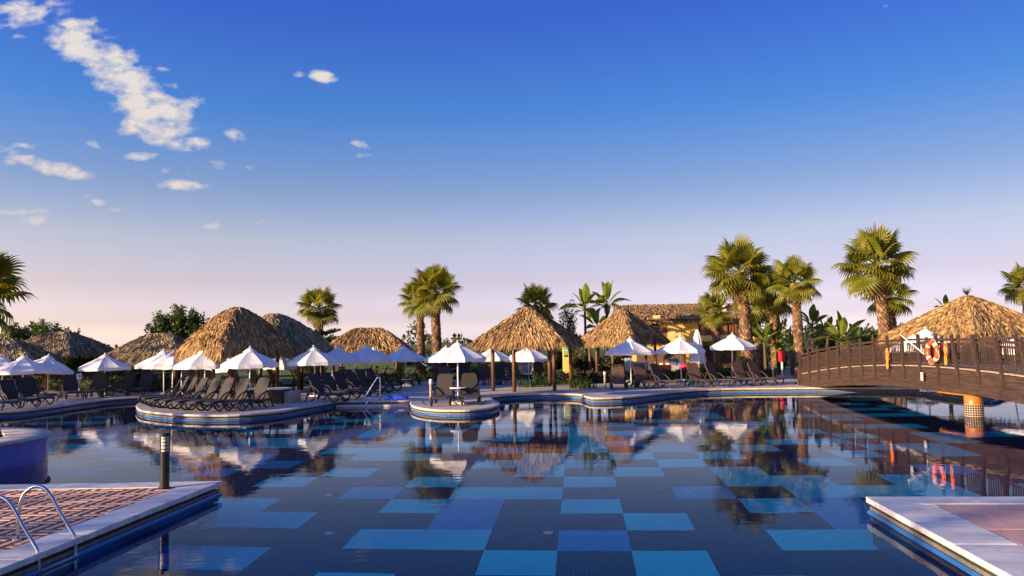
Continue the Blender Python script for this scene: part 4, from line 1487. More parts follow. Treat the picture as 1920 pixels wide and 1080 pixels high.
palm(1415, 575, 50, 48, 'low fan palm half hidden in the right clump', px_b=1420, w0=.25, w1=.2, seed=18, n=28)
palm(1643, 497, 40, 80, 'tall fan palm with upright dry spear behind the footbridge', px_b=1655, w0=.31, w1=.23, seed=9, spear=True, n=28)
palm(1666, 553, 45, 52, 'slender fan palm just right of the tall one behind the bridge', px_b=1674, w0=.24, w1=.18, seed=10)
palm(1925, 535, 44, 50, 'fan palm crown at the right edge above the thatch', seed=12)
palm(-52, 548, 24, 105, 'dark fan palm leaves reaching in at the left edge', seed=13, w0=.25, w1=.22, n=26)

# ---- leaf clouds for trees, hedges and shrubs
def leaves(n, fn, size, seed=0, aspect=.5, up=0.3):
    rg_ = np.random.default_rng(seed)
    P_ = fn(n, rg_)
    d = rg_.normal(size=(n, 3))
    d[:, 2] += up
    d /= np.linalg.norm(d, axis=1)[:, None]
    e = np.cross(d, rg_.normal(size=(n, 3)))
    e /= np.linalg.norm(e, axis=1)[:, None] + 1e-9
    s = size * rg_.uniform(.6, 1.3, n)[:, None]
    a = P_
    b = P_ + d * s * .5 + e * s * aspect * .5
    c = P_ + d * s
    f = P_ + d * s * .5 - e * s * aspect * .5
    V = np.stack([a, b, c, f], 1).reshape(-1, 3)
    mb = MB()
    mb.v = V.tolist()
    mb.f = [(4 * i, 4 * i + 1, 4 * i + 2, 4 * i + 3) for i in range(n)]
    return mb
def blob(rx, ry, rz, cz, clumps=14, seed=0, lo=0.0):
    """points in clumps over an uneven ellipsoid"""
    rc_ = np.random.default_rng(seed + 100)
    cc = rc_.normal(size=(clumps, 3))
    cc /= np.linalg.norm(cc, axis=1)[:, None]
    cc *= rc_.uniform(.45, .9, clumps)[:, None]
    cr = rc_.uniform(.22, .45, clumps)
    def fn(n, rg_):
        k = rg_.integers(0, clumps, n)
        p = rg_.normal(size=(n, 3))
        p /= np.linalg.norm(p, axis=1)[:, None]
        p *= (rg_.uniform(.55, 1, n) ** .5)[:, None]
        p = cc[k] + p * cr[k][:, None]
        p = p * np.array([rx, ry, rz])
        p[:, 2] = np.maximum(p[:, 2] + cz, lo + rg_.uniform(0, .1, n))
        return p
    return fn
def boxy(sx, sy, sz, cz=0):
    def fn(n, rg_):
        p = rg_.uniform(-1, 1, (n, 3))
        f = rg_.integers(0, 4, n)
        p[f == 0, 1] = -1 + rg_.uniform(0, .25, (f == 0).sum())
        p[f == 1, 2] = 1 - rg_.uniform(0, .2, (f == 1).sum())
        p[f == 2, 0] = np.sign(p[f == 2, 0]) * rg_.uniform(.92, 1, (f == 2).sum())
        bump = 0.10 * np.sin(p[:, 0] * sx * 4.1 + 1) + .06 * np.sin(p[:, 0] * sx * 9.7)
        q = p * np.array([sx / 2, sy / 2, sz / 2])
        q[:, 2] += sz / 2 + cz + bump * sz * (p[:, 2] > 0.5)
        return q
    return fn
def shrub(px, py, D, wpx, py_top, label, m, n=1400, size=.14, name='shrub', cat='shrub', group=None, seed=None, depth=None, clumps=14):
    b = dp(px, py, D)
    top = dp(px, py_top, D).z
    w = wpx / FPX * D / 2
    root = thing(name, label, cat, (b.x, D, 0), 0, group)
    seed = seed if seed is not None else int(px)
    h = max(top, .2)
    tag(leaves(int(n * 2.6), blob(w, depth or max(w * .7, .3), h * .58, h * .45, clumps, seed), size * .8, seed).build('foliage', m, root), kind='stuff')
    rg_ = random.Random(seed)
    st_ = MB()
    for k in range(4):
        a = rg_.uniform(0, 6.28)
        st_.tube([(0, 0, 0), (math.cos(a) * w * .3, math.sin(a) * w * .2, h * .5)], [.04, .015], 5)
    st_.build('stem', M_trunk, root)
    return root
def hedge(px0, px1, D, h, label, m, n=2500, size=.10, dep=.7, name='hedge', cat='hedge', z=0):
    x0, x1 = dp(px0, 640, D).x, dp(px1, 640, D).x
    root = thing(name, label, cat, ((x0 + x1) / 2, D, z))
    tag(leaves(n, boxy(x1 - x0, dep, h), size, int(px0) + 3).build('foliage', m, root), kind='stuff')
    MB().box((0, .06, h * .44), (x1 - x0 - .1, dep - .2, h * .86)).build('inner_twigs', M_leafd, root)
    return root
def upright_tree(px, D, wpx, py_top, label, seed, n=5200, m=M_leaf, py_low=None):
    """broad tree with many upright leafy shoots"""
    b = dp(px, 640, D)
    top = dp(px, py_top, D).z
    w = wpx / FPX * D / 2
    low = dp(px, py_low, D).z if py_low else top * .35
    root = thing('broadleaf_tree', label, 'tree', (b.x, D, 0))
    rg_ = random.Random(seed)
    tips = []
    tr = MB()
    tr.tube([(0, 0, 0), (.05, 0, low * .6), (0, .05, low)], [.2, .16, .13], 8)
    for k in range(38):
        u = rg_.uniform(-1, 1)
        v = rg_.uniform(-.8, .8)
        hgt = low + (top - low) * (1 - .36 * u * u) * rg_.uniform(.78, 1.02)
        p0 = Vector((u * w * .3, v * w * .25, low * rg_.uniform(.7, 1)))
        p1 = Vector((u * w * .92, v * w * .7, hgt))
        tr.tube([(0, 0, low * .7), p0, (p0 + p1) * .5 + Vector((u * .2, 0, 0)), p1], [.07, .05, .03, .008], 5)
        tips.append((p0, p1))
    tr.build('trunk', M_trunk, root, smooth=True)
    A = np.array([t[0] for t in tips])
    B = np.array([t[1] for t in tips])
    def fn(n_, g):
        k = g.integers(0, len(tips), n_)
        t = g.uniform(.05, 1.02, n_)[:, None]
        return A[k] + (B[k] - A[k]) * t + g.normal(size=(n_, 3)) * (.05 + .22 * (1 - t) + .04)
    tag(leaves(n, fn, .17, seed, .6).build('crown', m, root), kind='stuff')
upright_tree(338, 50, 112, 578, 'leafy green tree with upright shoots behind the low brown hut', 21, 15000)
upright_tree(72, 52, 150, 604, 'leafy green tree with upright shoots behind the huts at far left', 22, 15000)

# ---- tiered pine before the left fan palm
pc = dp(602, 690, 50)
pine = thing('tiered_pine', 'dark tiered pine with flat whorls in front of the left fan palm', 'tree', (pc.x, 50, 0))
zt = dp(602, 545, 50).z
MB().tube([(0, 0, 0), (0.1, 0, zt)], [.09, .02], 6).build('trunk', M_trunk, pine)
for (py, rp) in [(594, 24), (626, 34), (640, 32), (655, 34)]:
    z = dp(602, py, 50).z
    r_ = rp / FPX * 50
    for k in range(7):
        a = 2 * math.pi * k / 7 + py
        def fn(n_, g, a=a, r_=r_):
            t = g.uniform(.08, 1, n_)
            wd = g.normal(size=n_) * .13 * (1.15 - t)
            return np.stack([t * r_ * math.cos(a) - wd * math.sin(a), t * r_ * math.sin(a) + wd * math.cos(a), .22 * t * t + g.normal(size=n_) * .02], 1)
        o = leaves(700, fn, .13, k, .25, up=1.2).build('bough', M_leafd, pine)
        o.location = (0.06, 0, z)

# ---- banana-like trees with paddle leaves
def paddle(seed, bend):
    rg_ = random.Random(seed)
    vs, fs = [], []
    n = 9
    L_ = 1.0
    for i in range(n + 1):
        t = i / n
        x = .35 + L_ * t
        z = .12 * t - bend * t * t
        w = .23 * math.sin(math.pi * min(t * .93 + .07, 1)) ** .7 + .004
        tear = rg_.uniform(.8, 1.05)
        vs += [(x, -w * tear, z + .07 * w / .23), (x, 0, z), (x, w * tear, z + .07 * w / .23)]
    for i in range(n):
        a = 3 * i
        fs += [(a, a + 1, a + 4, a + 3), (a + 1, a + 2, a + 5, a + 4)]
    mb = MB().add(vs, fs)
    mb.tube([(0, 0, 0), (.2, 0, .0), (.4, 0, 0.01), (.9, 0, .12 * .5 - bend * .3 - .01)], [.03, .022, .016, .008], 5)
    return mb.mesh('leaf', M_ban)
PAD = [paddle(i, b) for i, b in enumerate((.08, .25, .5, .8))]
def banana(px, D, py_c, lpx, label, n=11, stems=1, seed=0, el0=82, trunk_w=.12):
    c = dp(px, py_c, D)
    rl = lpx / FPX * D / 1.3
    root = thing('banana_tree', label, 'tree', (c.x, D, 0), 0, 'banana-like trees')
    rg_ = random.Random(seed)
    for s in range(stems):
        off = Vector((rg_.uniform(-.6, .6) * (stems > 1), rg_.uniform(-.3, .3), 0))
        h = c.z * (1 if s == 0 else rg_.uniform(.55, .85))
        MB().tube([off * .4, off + Vector((0, 0, h))], [trunk_w, trunk_w * .6], 8).build('stem', M_trunk, root, smooth=True)
        for i in range(n):
            t = (i + .5) / n
            el = el0 - 95 * t + rg_.uniform(-10, 10)
            az = i * 137.5 + rg_.uniform(-20, 20)
            o = link('leaf', PAD[0 if el > 60 else 1 if el > 35 else 2 if el > 10 else 3], root)
            k = rl * rg_.uniform(.8, 1.1)
            o.scale = (k, k, k)
            o.location = off + Vector((0, 0, h - .1 + .15 * (1 - t)))
            o.rotation_euler = (Matrix.Rotation(R(az), 3, 'Z') @ Matrix.Rotation(-R(el), 3, 'Y') @ Matrix.Rotation(rg_.uniform(-.6, .6), 3, 'X')).to_euler()
banana(1097, 53, 578, 46, 'left banana-like tree between the two pavilions', seed=1, n=13)
banana(1138, 53, 572, 46, 'right banana-like tree behind the peaked pavilion', seed=2, n=13)
banana(1120, 54, 615, 38, 'short banana-like tree low between the two pavilions', seed=7, n=10)
banana(1522, 50, 612, 40, 'banana-like tree right of the palm clump', seed=3)
banana(1575, 46, 640, 54, 'bright yellow-green banana plant behind the bridge', seed=4, n=12, el0=86)
banana(1775, 42, 580, 26, 'banana leaf tips above the right hut', seed=5, n=8)
banana(1435, 46, 640, 42, 'banana plant among the palm trunks of the right clump', seed=6, n=10)
banana(1465, 47, 625, 36, 'smaller banana plant right of the clump trunks', seed=8, n=9)

banana(1400, 48, 622, 44, 'bright banana plant between the two left trunks of the right clump', seed=9, n=10)
banana(1484, 46, 650, 40, 'low banana plant at the foot of the right clump', seed=11, n=10)
banana(1552, 50, 628, 44, 'pale banana plant left of the bright one behind the bridge', seed=12, n=11)
banana(1612, 48, 640, 36, 'small banana plant left of the tall palm behind the bridge', seed=13, n=10)
# ---- slim tree, hedges, shrubs
shrub(1064, 700, 52, 46, 562, 'slim loose-leaved tree behind the middle pavilion', M_leaf, 1500, .17, 'slim_tree', 'tree', seed=31, clumps=22)
SH = 'shrubs beyond the terrace'
for (px, D, w, pt, lab, m, n) in [
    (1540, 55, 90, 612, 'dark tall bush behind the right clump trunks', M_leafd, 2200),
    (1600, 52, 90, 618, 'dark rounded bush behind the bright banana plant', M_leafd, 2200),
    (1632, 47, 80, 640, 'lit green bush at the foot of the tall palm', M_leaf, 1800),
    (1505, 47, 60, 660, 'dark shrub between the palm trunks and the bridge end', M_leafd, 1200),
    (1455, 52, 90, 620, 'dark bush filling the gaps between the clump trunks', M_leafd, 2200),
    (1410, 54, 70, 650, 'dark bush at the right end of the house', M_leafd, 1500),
    (1580, 41, 150, 668, 'low magenta flowering shrub by the bridge end', M_leafm, 2200),
    (1145, 50, 90, 652, 'olive bush right of the yellow signed pillar', M_leafo, 2400),
    (1090, 49, 60, 660, 'olive bush left of the yellow signed pillar', M_leafo, 1800),
    (1035, 52, 60, 655, 'olive bush behind the right pavilion posts', M_leafo, 1800),
    (925, 66, 190, 641, 'long green bush behind the middle pavilion', M_leafo, 3200),
    (800, 60, 150, 652, 'green bush at the foot of the palm pair', M_leafo, 2600),
    (860, 62, 90, 655, 'green bush right of the palm pair', M_leaf, 1800),
    (160, 48, 140, 668, 'bright green bush behind the sign post hut', M_leaf, 2600),
    (215, 52, 70, 664, 'green bush between the two left huts', M_leaf, 1600),
    (245, 41, 56, 682, 'dark shrub behind two loungers on the left bank', M_leafd, 1300),
    (565, 56, 80, 670, 'green bush behind the right end of the largest hut', M_leaf, 1600),
    (30, 46, 130, 690, 'dark bush behind the loungers at far left', M_leafd, 1800),
    (1700, 46, 90, 640, 'green bush behind the white parasol at the bridge', M_leaf, 1500),
]:
    shrub(px, 700, D, w, pt, lab, m, n, .2 if D > 45 else .14, group=SH)
hedge(118, 315, 41.0, .75, 'bright low hedge behind the loungers of the left bank', M_leaf, 4200, .09)
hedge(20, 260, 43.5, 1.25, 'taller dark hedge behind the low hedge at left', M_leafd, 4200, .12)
hedge(1000, 1100, 40.8, .55, 'low planting bed hedge at the foot of the middle pavilion', M_leafd, 2200, .12)
hedge(1100, 1330, 41.5, .55, 'russet planting bed behind the right bank loungers', M_leafr, 4200, .12)
hedge(1330, 1450, 43, .5, 'low green planting right of the furled parasol', M_leaf, 1800, .12)
hedge(800, 1010, 47.5, .32, 'low clipped hedge along the lawn behind the loungers', M_leaf, 2600, .09)
hedge(590, 790, 46.5, .5, 'low dark hedge behind the sunlit brown loungers', M_leafd, 2400, .1)

def spiky(px, py, D, rpx, label, m, n=24, seed=0, arch_=.5):
    b = dp(px, py, D)
    r_ = rpx / FPX * D
    root = thing('cycad', label, 'plant', (b.x, D, 0), 0, 'spiky plants')
    rg_ = random.Random(seed)
    MB().tube([(0, 0, 0), (0, 0, .3)], [.16, .14], 8).build('trunk', M_barkd, root)
    for i in range(n):
        a = rg_.uniform(0, 6.283)
        el = rg_.uniform(8, 82)
        d = Vector((math.cos(a) * math.cos(R(el)), math.sin(a) * math.cos(R(el)), math.sin(R(el))))
        mb = MB()
        base = Vector((0, 0, .28))
        K = 9
        sdv = Vector((-math.sin(a), math.cos(a), 0))
        for k in range(K):
            t = (k + 1) / K
            p = base + d * r_ * t - Vector((0, 0, arch_ * r_ * t * t * .6))
            w = r_ * .17 * math.sin(math.pi * min(t * .85 + .12, 1))
            for s in (-1, 1):
                q = p + sdv * s * w + d * r_ * .09
                mb.add([p, p + d * r_ * .035, q], [(0, 1, 2)])
        mb.tube([base, base + d * r_ * .5 - Vector((0, 0, arch_ * r_ * .15)), base + d * r_ - Vector((0, 0, arch_ * r_ * .6))], [.012, .01, .004], 4)
        mb.build('frond', m, root)
spiky(890, 712, 45, 42, 'spiky cycad behind the small terrace parasol', M_leaf, seed=1)
spiky(752, 708, 44, 44, 'yellowish spiky cycad left of the palm pair', M_palm, seed=2)
spiky(247, 720, 41.5, 30, 'dark spiky plant at the left bank behind loungers', M_leafd, seed=3)
spiky(1335, 700, 43, 34, 'feathery green plant right of the furled parasol', M_leaf, seed=4)
# strap-leaved clumps at the pavilion foot
def strap(px, py, hpx, label, seed):
    b = gp(px, py)
    h = hpx / FPX * b.y
    root = thing('lily_clump', label, 'plant', (b.x, b.y, 0), 0, 'strap-leaved clumps by the pavilion')
    rg_ = random.Random(seed)
    mb = MB()
    for i in range(60):
        a = rg_.uniform(0, 6.28)
        o_ = Vector((rg_.uniform(-.45, .45), rg_.uniform(-.2, .2), 0))
        l = h * rg_.uniform(.7, 1.25)
        d = Vector((math.cos(a) * .45, math.sin(a) * .45, 1))
        w = Vector((-math.sin(a), math.cos(a), 0)) * .018
        m1, m2 = o_ + d * l * .55, o_ + d * l * .8 + Vector((math.cos(a) * .1, math.sin(a) * .1, -.02))
        mb.add([o_ - w, o_ + w, m1 + w, m1 - w, m2], [(0, 1, 2, 3), (3, 2, 4)])
    tag(mb.build('blades', M_leaf, root), kind='stuff')
strap(985, 726, 18, 'strap-leaved clump behind the sunlit pavilion post', 1)
strap(1012, 725, 16, 'strap-leaved clump left of the right pavilion posts', 2)
strap(1086, 728, 22, 'strap-leaved clump right of the middle pavilion', 3)
strap(1100, 729, 18, 'strap-leaved clump beside the wooden marker post on the right', 4)

# ---- lawn rise and far wood beyond the garden
hill = MB()
NX, NY = 40, 14
for j in range(NY + 1):
    for i in range(NX + 1):
        u, v = i / NX, j / NY
        x = -90 + 200 * u
        y = 62 + 60 * v
        z = -0.05 + 2.3 * math.sin(math.pi * min(v * 1.15, 1)) * math.exp(-((x - 2) / 46) ** 2) + .15 * math.sin(x * .3) * v
        hill.v.append((x, y, z))
for j in range(NY):
    for i in range(NX):
        a = j * (NX + 1) + i
        hill.f.append((a, a + 1, a + NX + 2, a + NX + 1))
tag(hill.build('lawn_slope', M_lawn, smooth=True), kind='structure')
def far_fn(n, g):
    x = g.uniform(-110, 110, n)
    y = 118 + g.uniform(-6, 6, n)
    top = 2.6 + 1.1 * np.sin(x * .35) + .8 * np.sin(x * .83 + 1) + .5 * np.sin(x * 2.1)
    z = g.uniform(0, 1, n) ** .6 * np.maximum(top, .8)
    return np.stack([x, y, z], 1)
tag(leaves(9000, far_fn, .9, 77, .7).build('far_shrubs', M_leafo), 'distant band of low scrub along the horizon', 'scrub', kind='stuff')

# ---- unseen trees added left of the view: their loose crowns filter the low sun over the left half of the pool
shade_grove = link('added_shade_trees', None)
tag(shade_grove, 'unseen leafy trees added left of the pool to filter the low sun', 'wood', kind='stuff')
def shade_tree(x, y, h, w, seed):
    tr = MB().tube([(x, y, 0), (x + .1, y, h * .3), (x, y + .1, h * .75)], [.22, .18, .06], 8)
    tr.build('trunk', M_trunk, shade_grove)
    def fn(n, g):
        p = g.normal(size=(n, 3))
        p /= np.linalg.norm(p, axis=1)[:, None]
        p *= (g.uniform(0, 1, n) ** .4)[:, None]
        return p * np.array([w, w, h * .47]) + np.array([x, y, h * .53])
    tag(leaves(int(7 * w * h), fn, .62, seed, .6).build('crown', M_leaf, shade_grove), kind='stuff')
rgt = random.Random(8)
for i in range(15):
    y = -36 + i * 5.2
    shade_tree(-40 + rgt.uniform(-1.5, 1.5), y, (12.5 if y < -6 else 8.4) + rgt.uniform(-.8, .8), 3.5, 60 + i)

# ================================================================== SMALL THINGS
M_steel = mat('steel', (0.62, 0.62, 0.64), 0.16, 0.05, metal=1.0)
M_black = mat('black_metal', (0.012, 0.013, 0.018), 0.35, 0.1)
M_lampg = mat('lamp_glass', (0.55, 0.54, 0.50), 0.25, 0.05)
M_bluem = mat('blue_foam', (0.010, 0.06, 0.55), 0.6, 0.08)
M_red = mat('red_paint', (0.55, 0.02, 0.03), 0.4, 0.1)
M_pink = mat('pink_fascia', (0.75, 0.03, 0.10), 0.5, 0.08)
M_green = mat('green_sign', (0.05, 0.45, 0.20), 0.5, 0.05)
M_signw = mat('sign_face', (0.75, 0.75, 0.74), 0.4, 0.03)
M_signb = mat('sign_blue', (0.02, 0.20, 0.60), 0.4, 0.05)
M_grey = mat('grey_panel', (0.30, 0.30, 0.31), 0.6, 0.1)
M_poster = mat('poster_blue', (0.13, 0.25, 0.36), 0.5, 0.35, 4, c2=(0.35, 0.42, 0.46))
M_coolr = mat('orange_box', (0.75, 0.13, 0.025), 0.5, 0.08)

# path light on the corner of the left terrace
b = gp(308.5, 917)
hb = dp(309, 813, b.y).z
lamp = thing('path_light', 'black path light with slatted lantern on the corner of the left terrace', 'lamp', (b.x, b.y, 0.016))
MB().lathe([(0.0, 0.0), (.10, 0.0), (.10, .012), (.075, .016)], 20).build('foot_plate', M_black, lamp)
MB().lathe([(.072, .01), (.072, hb * .66), (.0, hb * .66)], 24).build('column', M_black, lamp, smooth=False)
MB().lathe([(.060, hb * .655), (.060, hb * .955)], 24).build('diffuser', M_lampg, lamp, smooth=True)
for k in range(4):
    MB().lathe([(.055, hb * (.70 + .062 * k)), (.073, hb * (.70 + .062 * k)), (.073, hb * (.715 + .062 * k)), (.055, hb * (.715 + .062 * k))], 24).build('louvre', M_black, lamp)
for k in range(4):
    a = k * math.pi / 2 + .6
    MB().box((.07 * math.cos(a), .07 * math.sin(a), hb * .8), (.012, .012, hb * .32)).build('stile', M_black, lamp)
MB().lathe([(.074, hb * .93), (.076, hb * .99), (.06, hb), (0, hb)], 24).build('cap', M_black, lamp)

# chrome pool ladder on the left terrace
lx = gp(128, 1012)
lad = thing('pool_ladder', 'curved stainless steel pool ladder at the edge of the left terrace', 'ladder', (lx.x, lx.y, 0))
edge = UAX
for k, off in enumerate((0.0, -0.64)):
    o_ = VAX * off
    ptsr = [(-0.64, 0.02), (-0.635, .30), (-.60, .47), (-.53, .575), (-.42, .63), (-.31, .60), (-.22, .50), (-.10, .30), (0.06, .07), (.085, 0.0), (.09, -.10), (.09, -.75)]
    ptsr = catmull([(a, z) for a, z in ptsr], 4)
    MB().tube([o_ + edge * a + Vector((0, 0, z)) for a, z in ptsr], .021, 12).build('side_rail', M_steel, lad, smooth=True)
    pl = MB().lathe([(0, .022), (.03, .022), (.06, .016), (.06, .012)], 16).build('floor_flange', M_steel, lad, smooth=True)
    pl.location = o_ + edge * -.64
for z in (-.17, -.42, -.67):
    a, c = edge * .09, edge * .09 - VAX * .64
    MB().bar(a + Vector((0, 0, z)), c + Vector((0, 0, z)), .09, .025).build('tread', M_steel, lad)

# round planter basin at the left
PC = (-12.94, 17.17)
M_pw = mosaic('planter_mosaic', (0.018, 0.05, 0.36), (0.12, 0.20, 0.62), 0.055, 0.14, angular=2.5)
planter = thing('round_planter', 'round blue mosaic planter with pale rim standing in the pool at left', 'planter', PC + (FLOOR_Z,))
zr_ = 0.36 - FLOOR_Z
MB().lathe([(2.5, 0), (2.5, zr_ - .05)], 96).build('wall', M_pw, planter, smooth=True)
MB().lathe([(2.50, zr_ - .06), (2.56, zr_ - .055), (2.57, zr_ - .02), (2.54, zr_), (1.72, zr_ + .003), (1.70, zr_ - .02), (1.70, zr_ - .2)], 96).build('rim', M_cope, planter, smooth=True)
MB().lathe([(1.72, zr_ - .12), (0, zr_ - .06)], 48).build('soil', M_soil, planter)
def pfn(n, g):
    r_ = np.sqrt(g.uniform(0, 1, n)) * 1.6
    a = g.uniform(0, 6.283, n)
    return np.stack([r_ * np.cos(a), r_ * np.sin(a), zr_ - .1 + g.uniform(0, .12, n)], 1)
gc = leaves(2200, pfn, .12, 5, .6).build('ground_cover', M_leafd, planter)
tag(gc, kind='stuff')
# low step ring at its water line
MB().lathe([(2.5, -FLOOR_Z - .33), (2.58, -FLOOR_Z - .34), (2.58, -FLOOR_Z - .5)], 96).build('water_ledge', M_wtile, planter, smooth=True)

# chrome handrail on the pool steps
h0 = gp(716, 751)
hr = thing('pool_handrail', 'bent chrome handrail at the pool steps left of the small terrace', 'handrail', (h0.x, h0.y, 0))
D_ = h0.y
def rel(px, py, dd=0):
    q = dp(px, py, D_ + dd)
    return q - Vector((h0.x, h0.y, 0))
for dd in (0.0, .28):
    pts = [rel(712.5, 750, dd), rel(712.5, 712, dd), rel(709, 707.5, dd), rel(705, 712, dd), rel(684, 745, dd), rel(682, 751, dd - .3), rel(682, 753, dd - .4)]
    MB().tube(catmull([tuple(p) for p in pts], 4), .024, 8).build('rail', M_steel, hr, smooth=True)
    MB().tube([rel(712.5, 733, dd), rel(700, 742, dd - .2), rel(686, 757, dd - .5)], .02, 8).build('lower_rail', M_steel, hr, smooth=True)

# steps into the water below the straight edge
sa, sb_ = Vector(far_b[0] + (0,)), Vector(far_b[1] + (0,))
nrm_s = Vector(((sb_ - sa).y, -(sb_ - sa).x, 0)).normalized()
for k in range(2):
    d0 = .06 + .42 * k
    poly = [sa + nrm_s * d0, sb_ + nrm_s * d0, sb_ + nrm_s * (d0 + .41), sa + nrm_s * (d0 + .41)]
    MB().prism([(p.x, p.y) for p in poly][::-1], FLOOR_Z, -.12 - .16 * k).build('pool_step', M_cope if k == 0 else M_wtile, pool_wall)

# blue mat tray
b0 = gp(741, 750)
mt = thing('blue_tray', 'flat blue foot bath tray on the paving beside the handrail', 'tray', (b0.x, b0.y + .35, 0), R(-2))
MB().box((0, 0, .035), (.88, .62, .05)).build('tray_floor', M_bluem, mt, bevel=.015)
for s in (-1, 1):
    MB().box((s * .42, 0, .07), (.05, .62, .12)).build('tray_side', M_bluem, mt, bevel=.012)
    MB().box((0, s * .29, .07), (.80, .05, .12)).build('tray_side', M_bluem, mt, bevel=.012)

# green pots at parasol feet
pot_me = MB().lathe([(0, .0), (.11, 0), (.165, .16), (.185, .21), (.175, .23), (.15, .225), (.13, .17), (0, .16)], 20).mesh('pot_body', M_pot)
soil_me = MB().lathe([(.14, .19), (0, .2)], 14).mesh('sand_fill', M_soil)
for (px, py, lab) in [(862, 755, 'green pot at the parasol foot on the small round terrace'), (1194, 726, 'green pot beside the left parasol of the right bank'), (1297, 722, 'green pot beside the middle parasol of the right bank'), (1385, 715, 'green pot beside the right parasol of the right bank'), (188, 743, 'green pot at the parasol near the sign post'), (847, 724, 'green pot at the parasol near the hammock'), (936, 722, 'green pot behind the left pavilion posts')]:
    q = gp(px, py)
    p = thing('plant_pot', lab, 'pot', (q.x, q.y, 0), 0, 'green pots at parasol feet')
    link('pot_body', pot_me, p)
    link('sand_fill', soil_me, p)

# depth marker posts
for (px, py, pt, lab) in [(808, 757, 711, 'pale timber marker post on the small round terrace'), (1134.5, 727, 697, 'pale timber marker post left of the right bank loungers'), (1450, 712, 688, 'pale marker post at the right end of the loungers'), (1444, 706, 678, 'grey path light behind the right end of the loungers')]:
    q = gp(px, py)
    hh = dp(px, pt, q.y).z
    p = thing('marker_post', lab, 'post', (q.x, q.y, 0), 0, 'short posts by the pool')
    MB().tube([(0, 0, 0), (0, 0, hh * .8)], .05, 10).build('shaft', M_plank, p, smooth=True)
    MB().tube([(0, 0, hh * .8), (0, 0, hh)], .062, 10).build('collar', M_signw, p, smooth=True)

# square blue and white sign on a post, left bank
q = gp(148, 744)
sg = thing('pool_sign', 'square white sign with blue swimmer panel on a thin post', 'sign', (q.x, q.y, 0))
zc = dp(147, 706, q.y).z
MB().tube([(0, 0, 0), (0, 0, zc)], .02, 8).build('post', M_pole, sg)
MB().box((0, -.02, zc), (.24, .02, .26)).build('panel', M_signw, sg, bevel=.008)
MB().box((0, -.034, zc + .02), (.17, .006, .14)).build('blue_field', M_signb, sg)
MB().tube([(-.07, -.04, zc - .03), (-.02, -.04, zc - .01), (.02, -.04, zc - .03), (.07, -.04, zc - .01)], .008, 5).build('wave_mark', M_signw, sg)

# kiosk with pink fascia and yellow pillars
KD = 54.0
k0 = dp(985, 700, KD)
kio = thing('snack_kiosk', 'small kiosk with pink fascia and blue poster behind the middle pavilion', 'kiosk', (k0.x, KD, 0))
def kx(px): return dp(px, 680, KD).x - k0.x
def kz(py): return dp(985, py, KD).z
MB().box(((kx(960) + kx(1010)) / 2, 1.2, kz(665) / 2), (kx(1010) - kx(960), 2.2, kz(665))).build('wall', M_yel_w, kio)
MB().box(((kx(962) + kx(998)) / 2, .05, (kz(671) + kz(682)) / 2), (kx(998) - kx(962), .12, kz(671) - kz(682))).build('fascia', M_pink, kio)
MB().box(((kx(978) + kx(997)) / 2, .06, (kz(683) + kz(702)) / 2), (kx(997) - kx(978), .06, kz(683) - kz(702))).build('poster', M_poster, kio)
MB().box(((kx(998) + kx(1010)) / 2, -.02, kz(655) / 2), (kx(1010) - kx(998), .4, kz(655))).build('pillar', M_yel_w, kio)
p1 = dp(1062, 700, 48)
pil = thing('signed_pillar', 'yellow pillar with green first aid sign right of the middle pavilion', 'pillar', (p1.x, 48, 0))
zt_ = dp(1062, 648, 48).z
MB().box((0, 0, zt_ / 2), (.38, .38, zt_)).build('shaft', M_yel_w, pil, bevel=.01)
zs_ = dp(1062, 656, 48).z
MB().box((-.02, -.2, zs_), (.30, .02, .36)).build('green_sign', M_green, pil)
MB().bar((-.11, -.215, zs_ - .08), (.08, -.215, zs_ + .09), .03, .008, (0, -1, 0)).build('sign_mark', M_signw, pil)
MB().bar((-.11, -.215, zs_ + .09), (.08, -.215, zs_ - .08), .03, .008, (0, -1, 0)).build('sign_mark', M_signw, pil)
zs_ = dp(1062, 666, 48).z
MB().box((-.02, -.2, zs_), (.22, .02, .2)).build('black_sign', M_black, pil)
MB().box((-.02, -.212, zs_ + .03), (.22, .008, .025)).build('sign_stripe', M_signw, pil)

# hammock between the palm pair
ha, hb_ = dp(786, 676, 47), dp(866, 684, 45)
M_net = mat('white_netting', (0.66, 0.63, 0.60), 0.9, 0.1, 20)
ham = thing('hammock', 'white net hammock slung from the palm pair', 'hammock', (ha.x, ha.y, 0))
hv, hf = [], []
for i in range(13):
    t = i / 12
    c = ha.lerp(hb_, t) - Vector((ha.x, ha.y, 0))
    c.z -= 0.95 * math.sin(math.pi * t) ** .9 * .6
    w = .03 + .33 * math.sin(math.pi * t)
    for s in (-1, -.4, .4, 1):
        hv.append(c + Vector((0, s * w, .14 * abs(s) * math.sin(math.pi * t))))
for i in range(12):
    for k in range(3):
        hf.append((i * 4 + k, i * 4 + k + 1, i * 4 + 5 + k, i * 4 + 4 + k))
MB().add(hv, hf).build('net', M_net, ham)
MB().tube([hb_ - Vector((ha.x, ha.y, 0)), Vector((hb_.x - ha.x, hb_.y - ha.y, 0))], .05, 8).build('stand_post', M_post, ham)

# red call box by the bridge
q = dp(1467, 694, 46)
rb = thing('red_box', 'red call box on a white post near the bridge end', 'call box', (q.x, 46, 0))
zb_ = dp(1467, 668, 46).z
MB().box((0, 0, zb_), (.36, .25, .62)).build('box', M_red, rb, bevel=.03)
MB().box((0, -.135, zb_ - .05), (.2, .02, .3)).build('door_panel', M_red, rb, bevel=.01)
MB().tube([(0, .02, 0), (0, .02, zb_ - .28)], .06, 8).build('post', M_signw, rb)

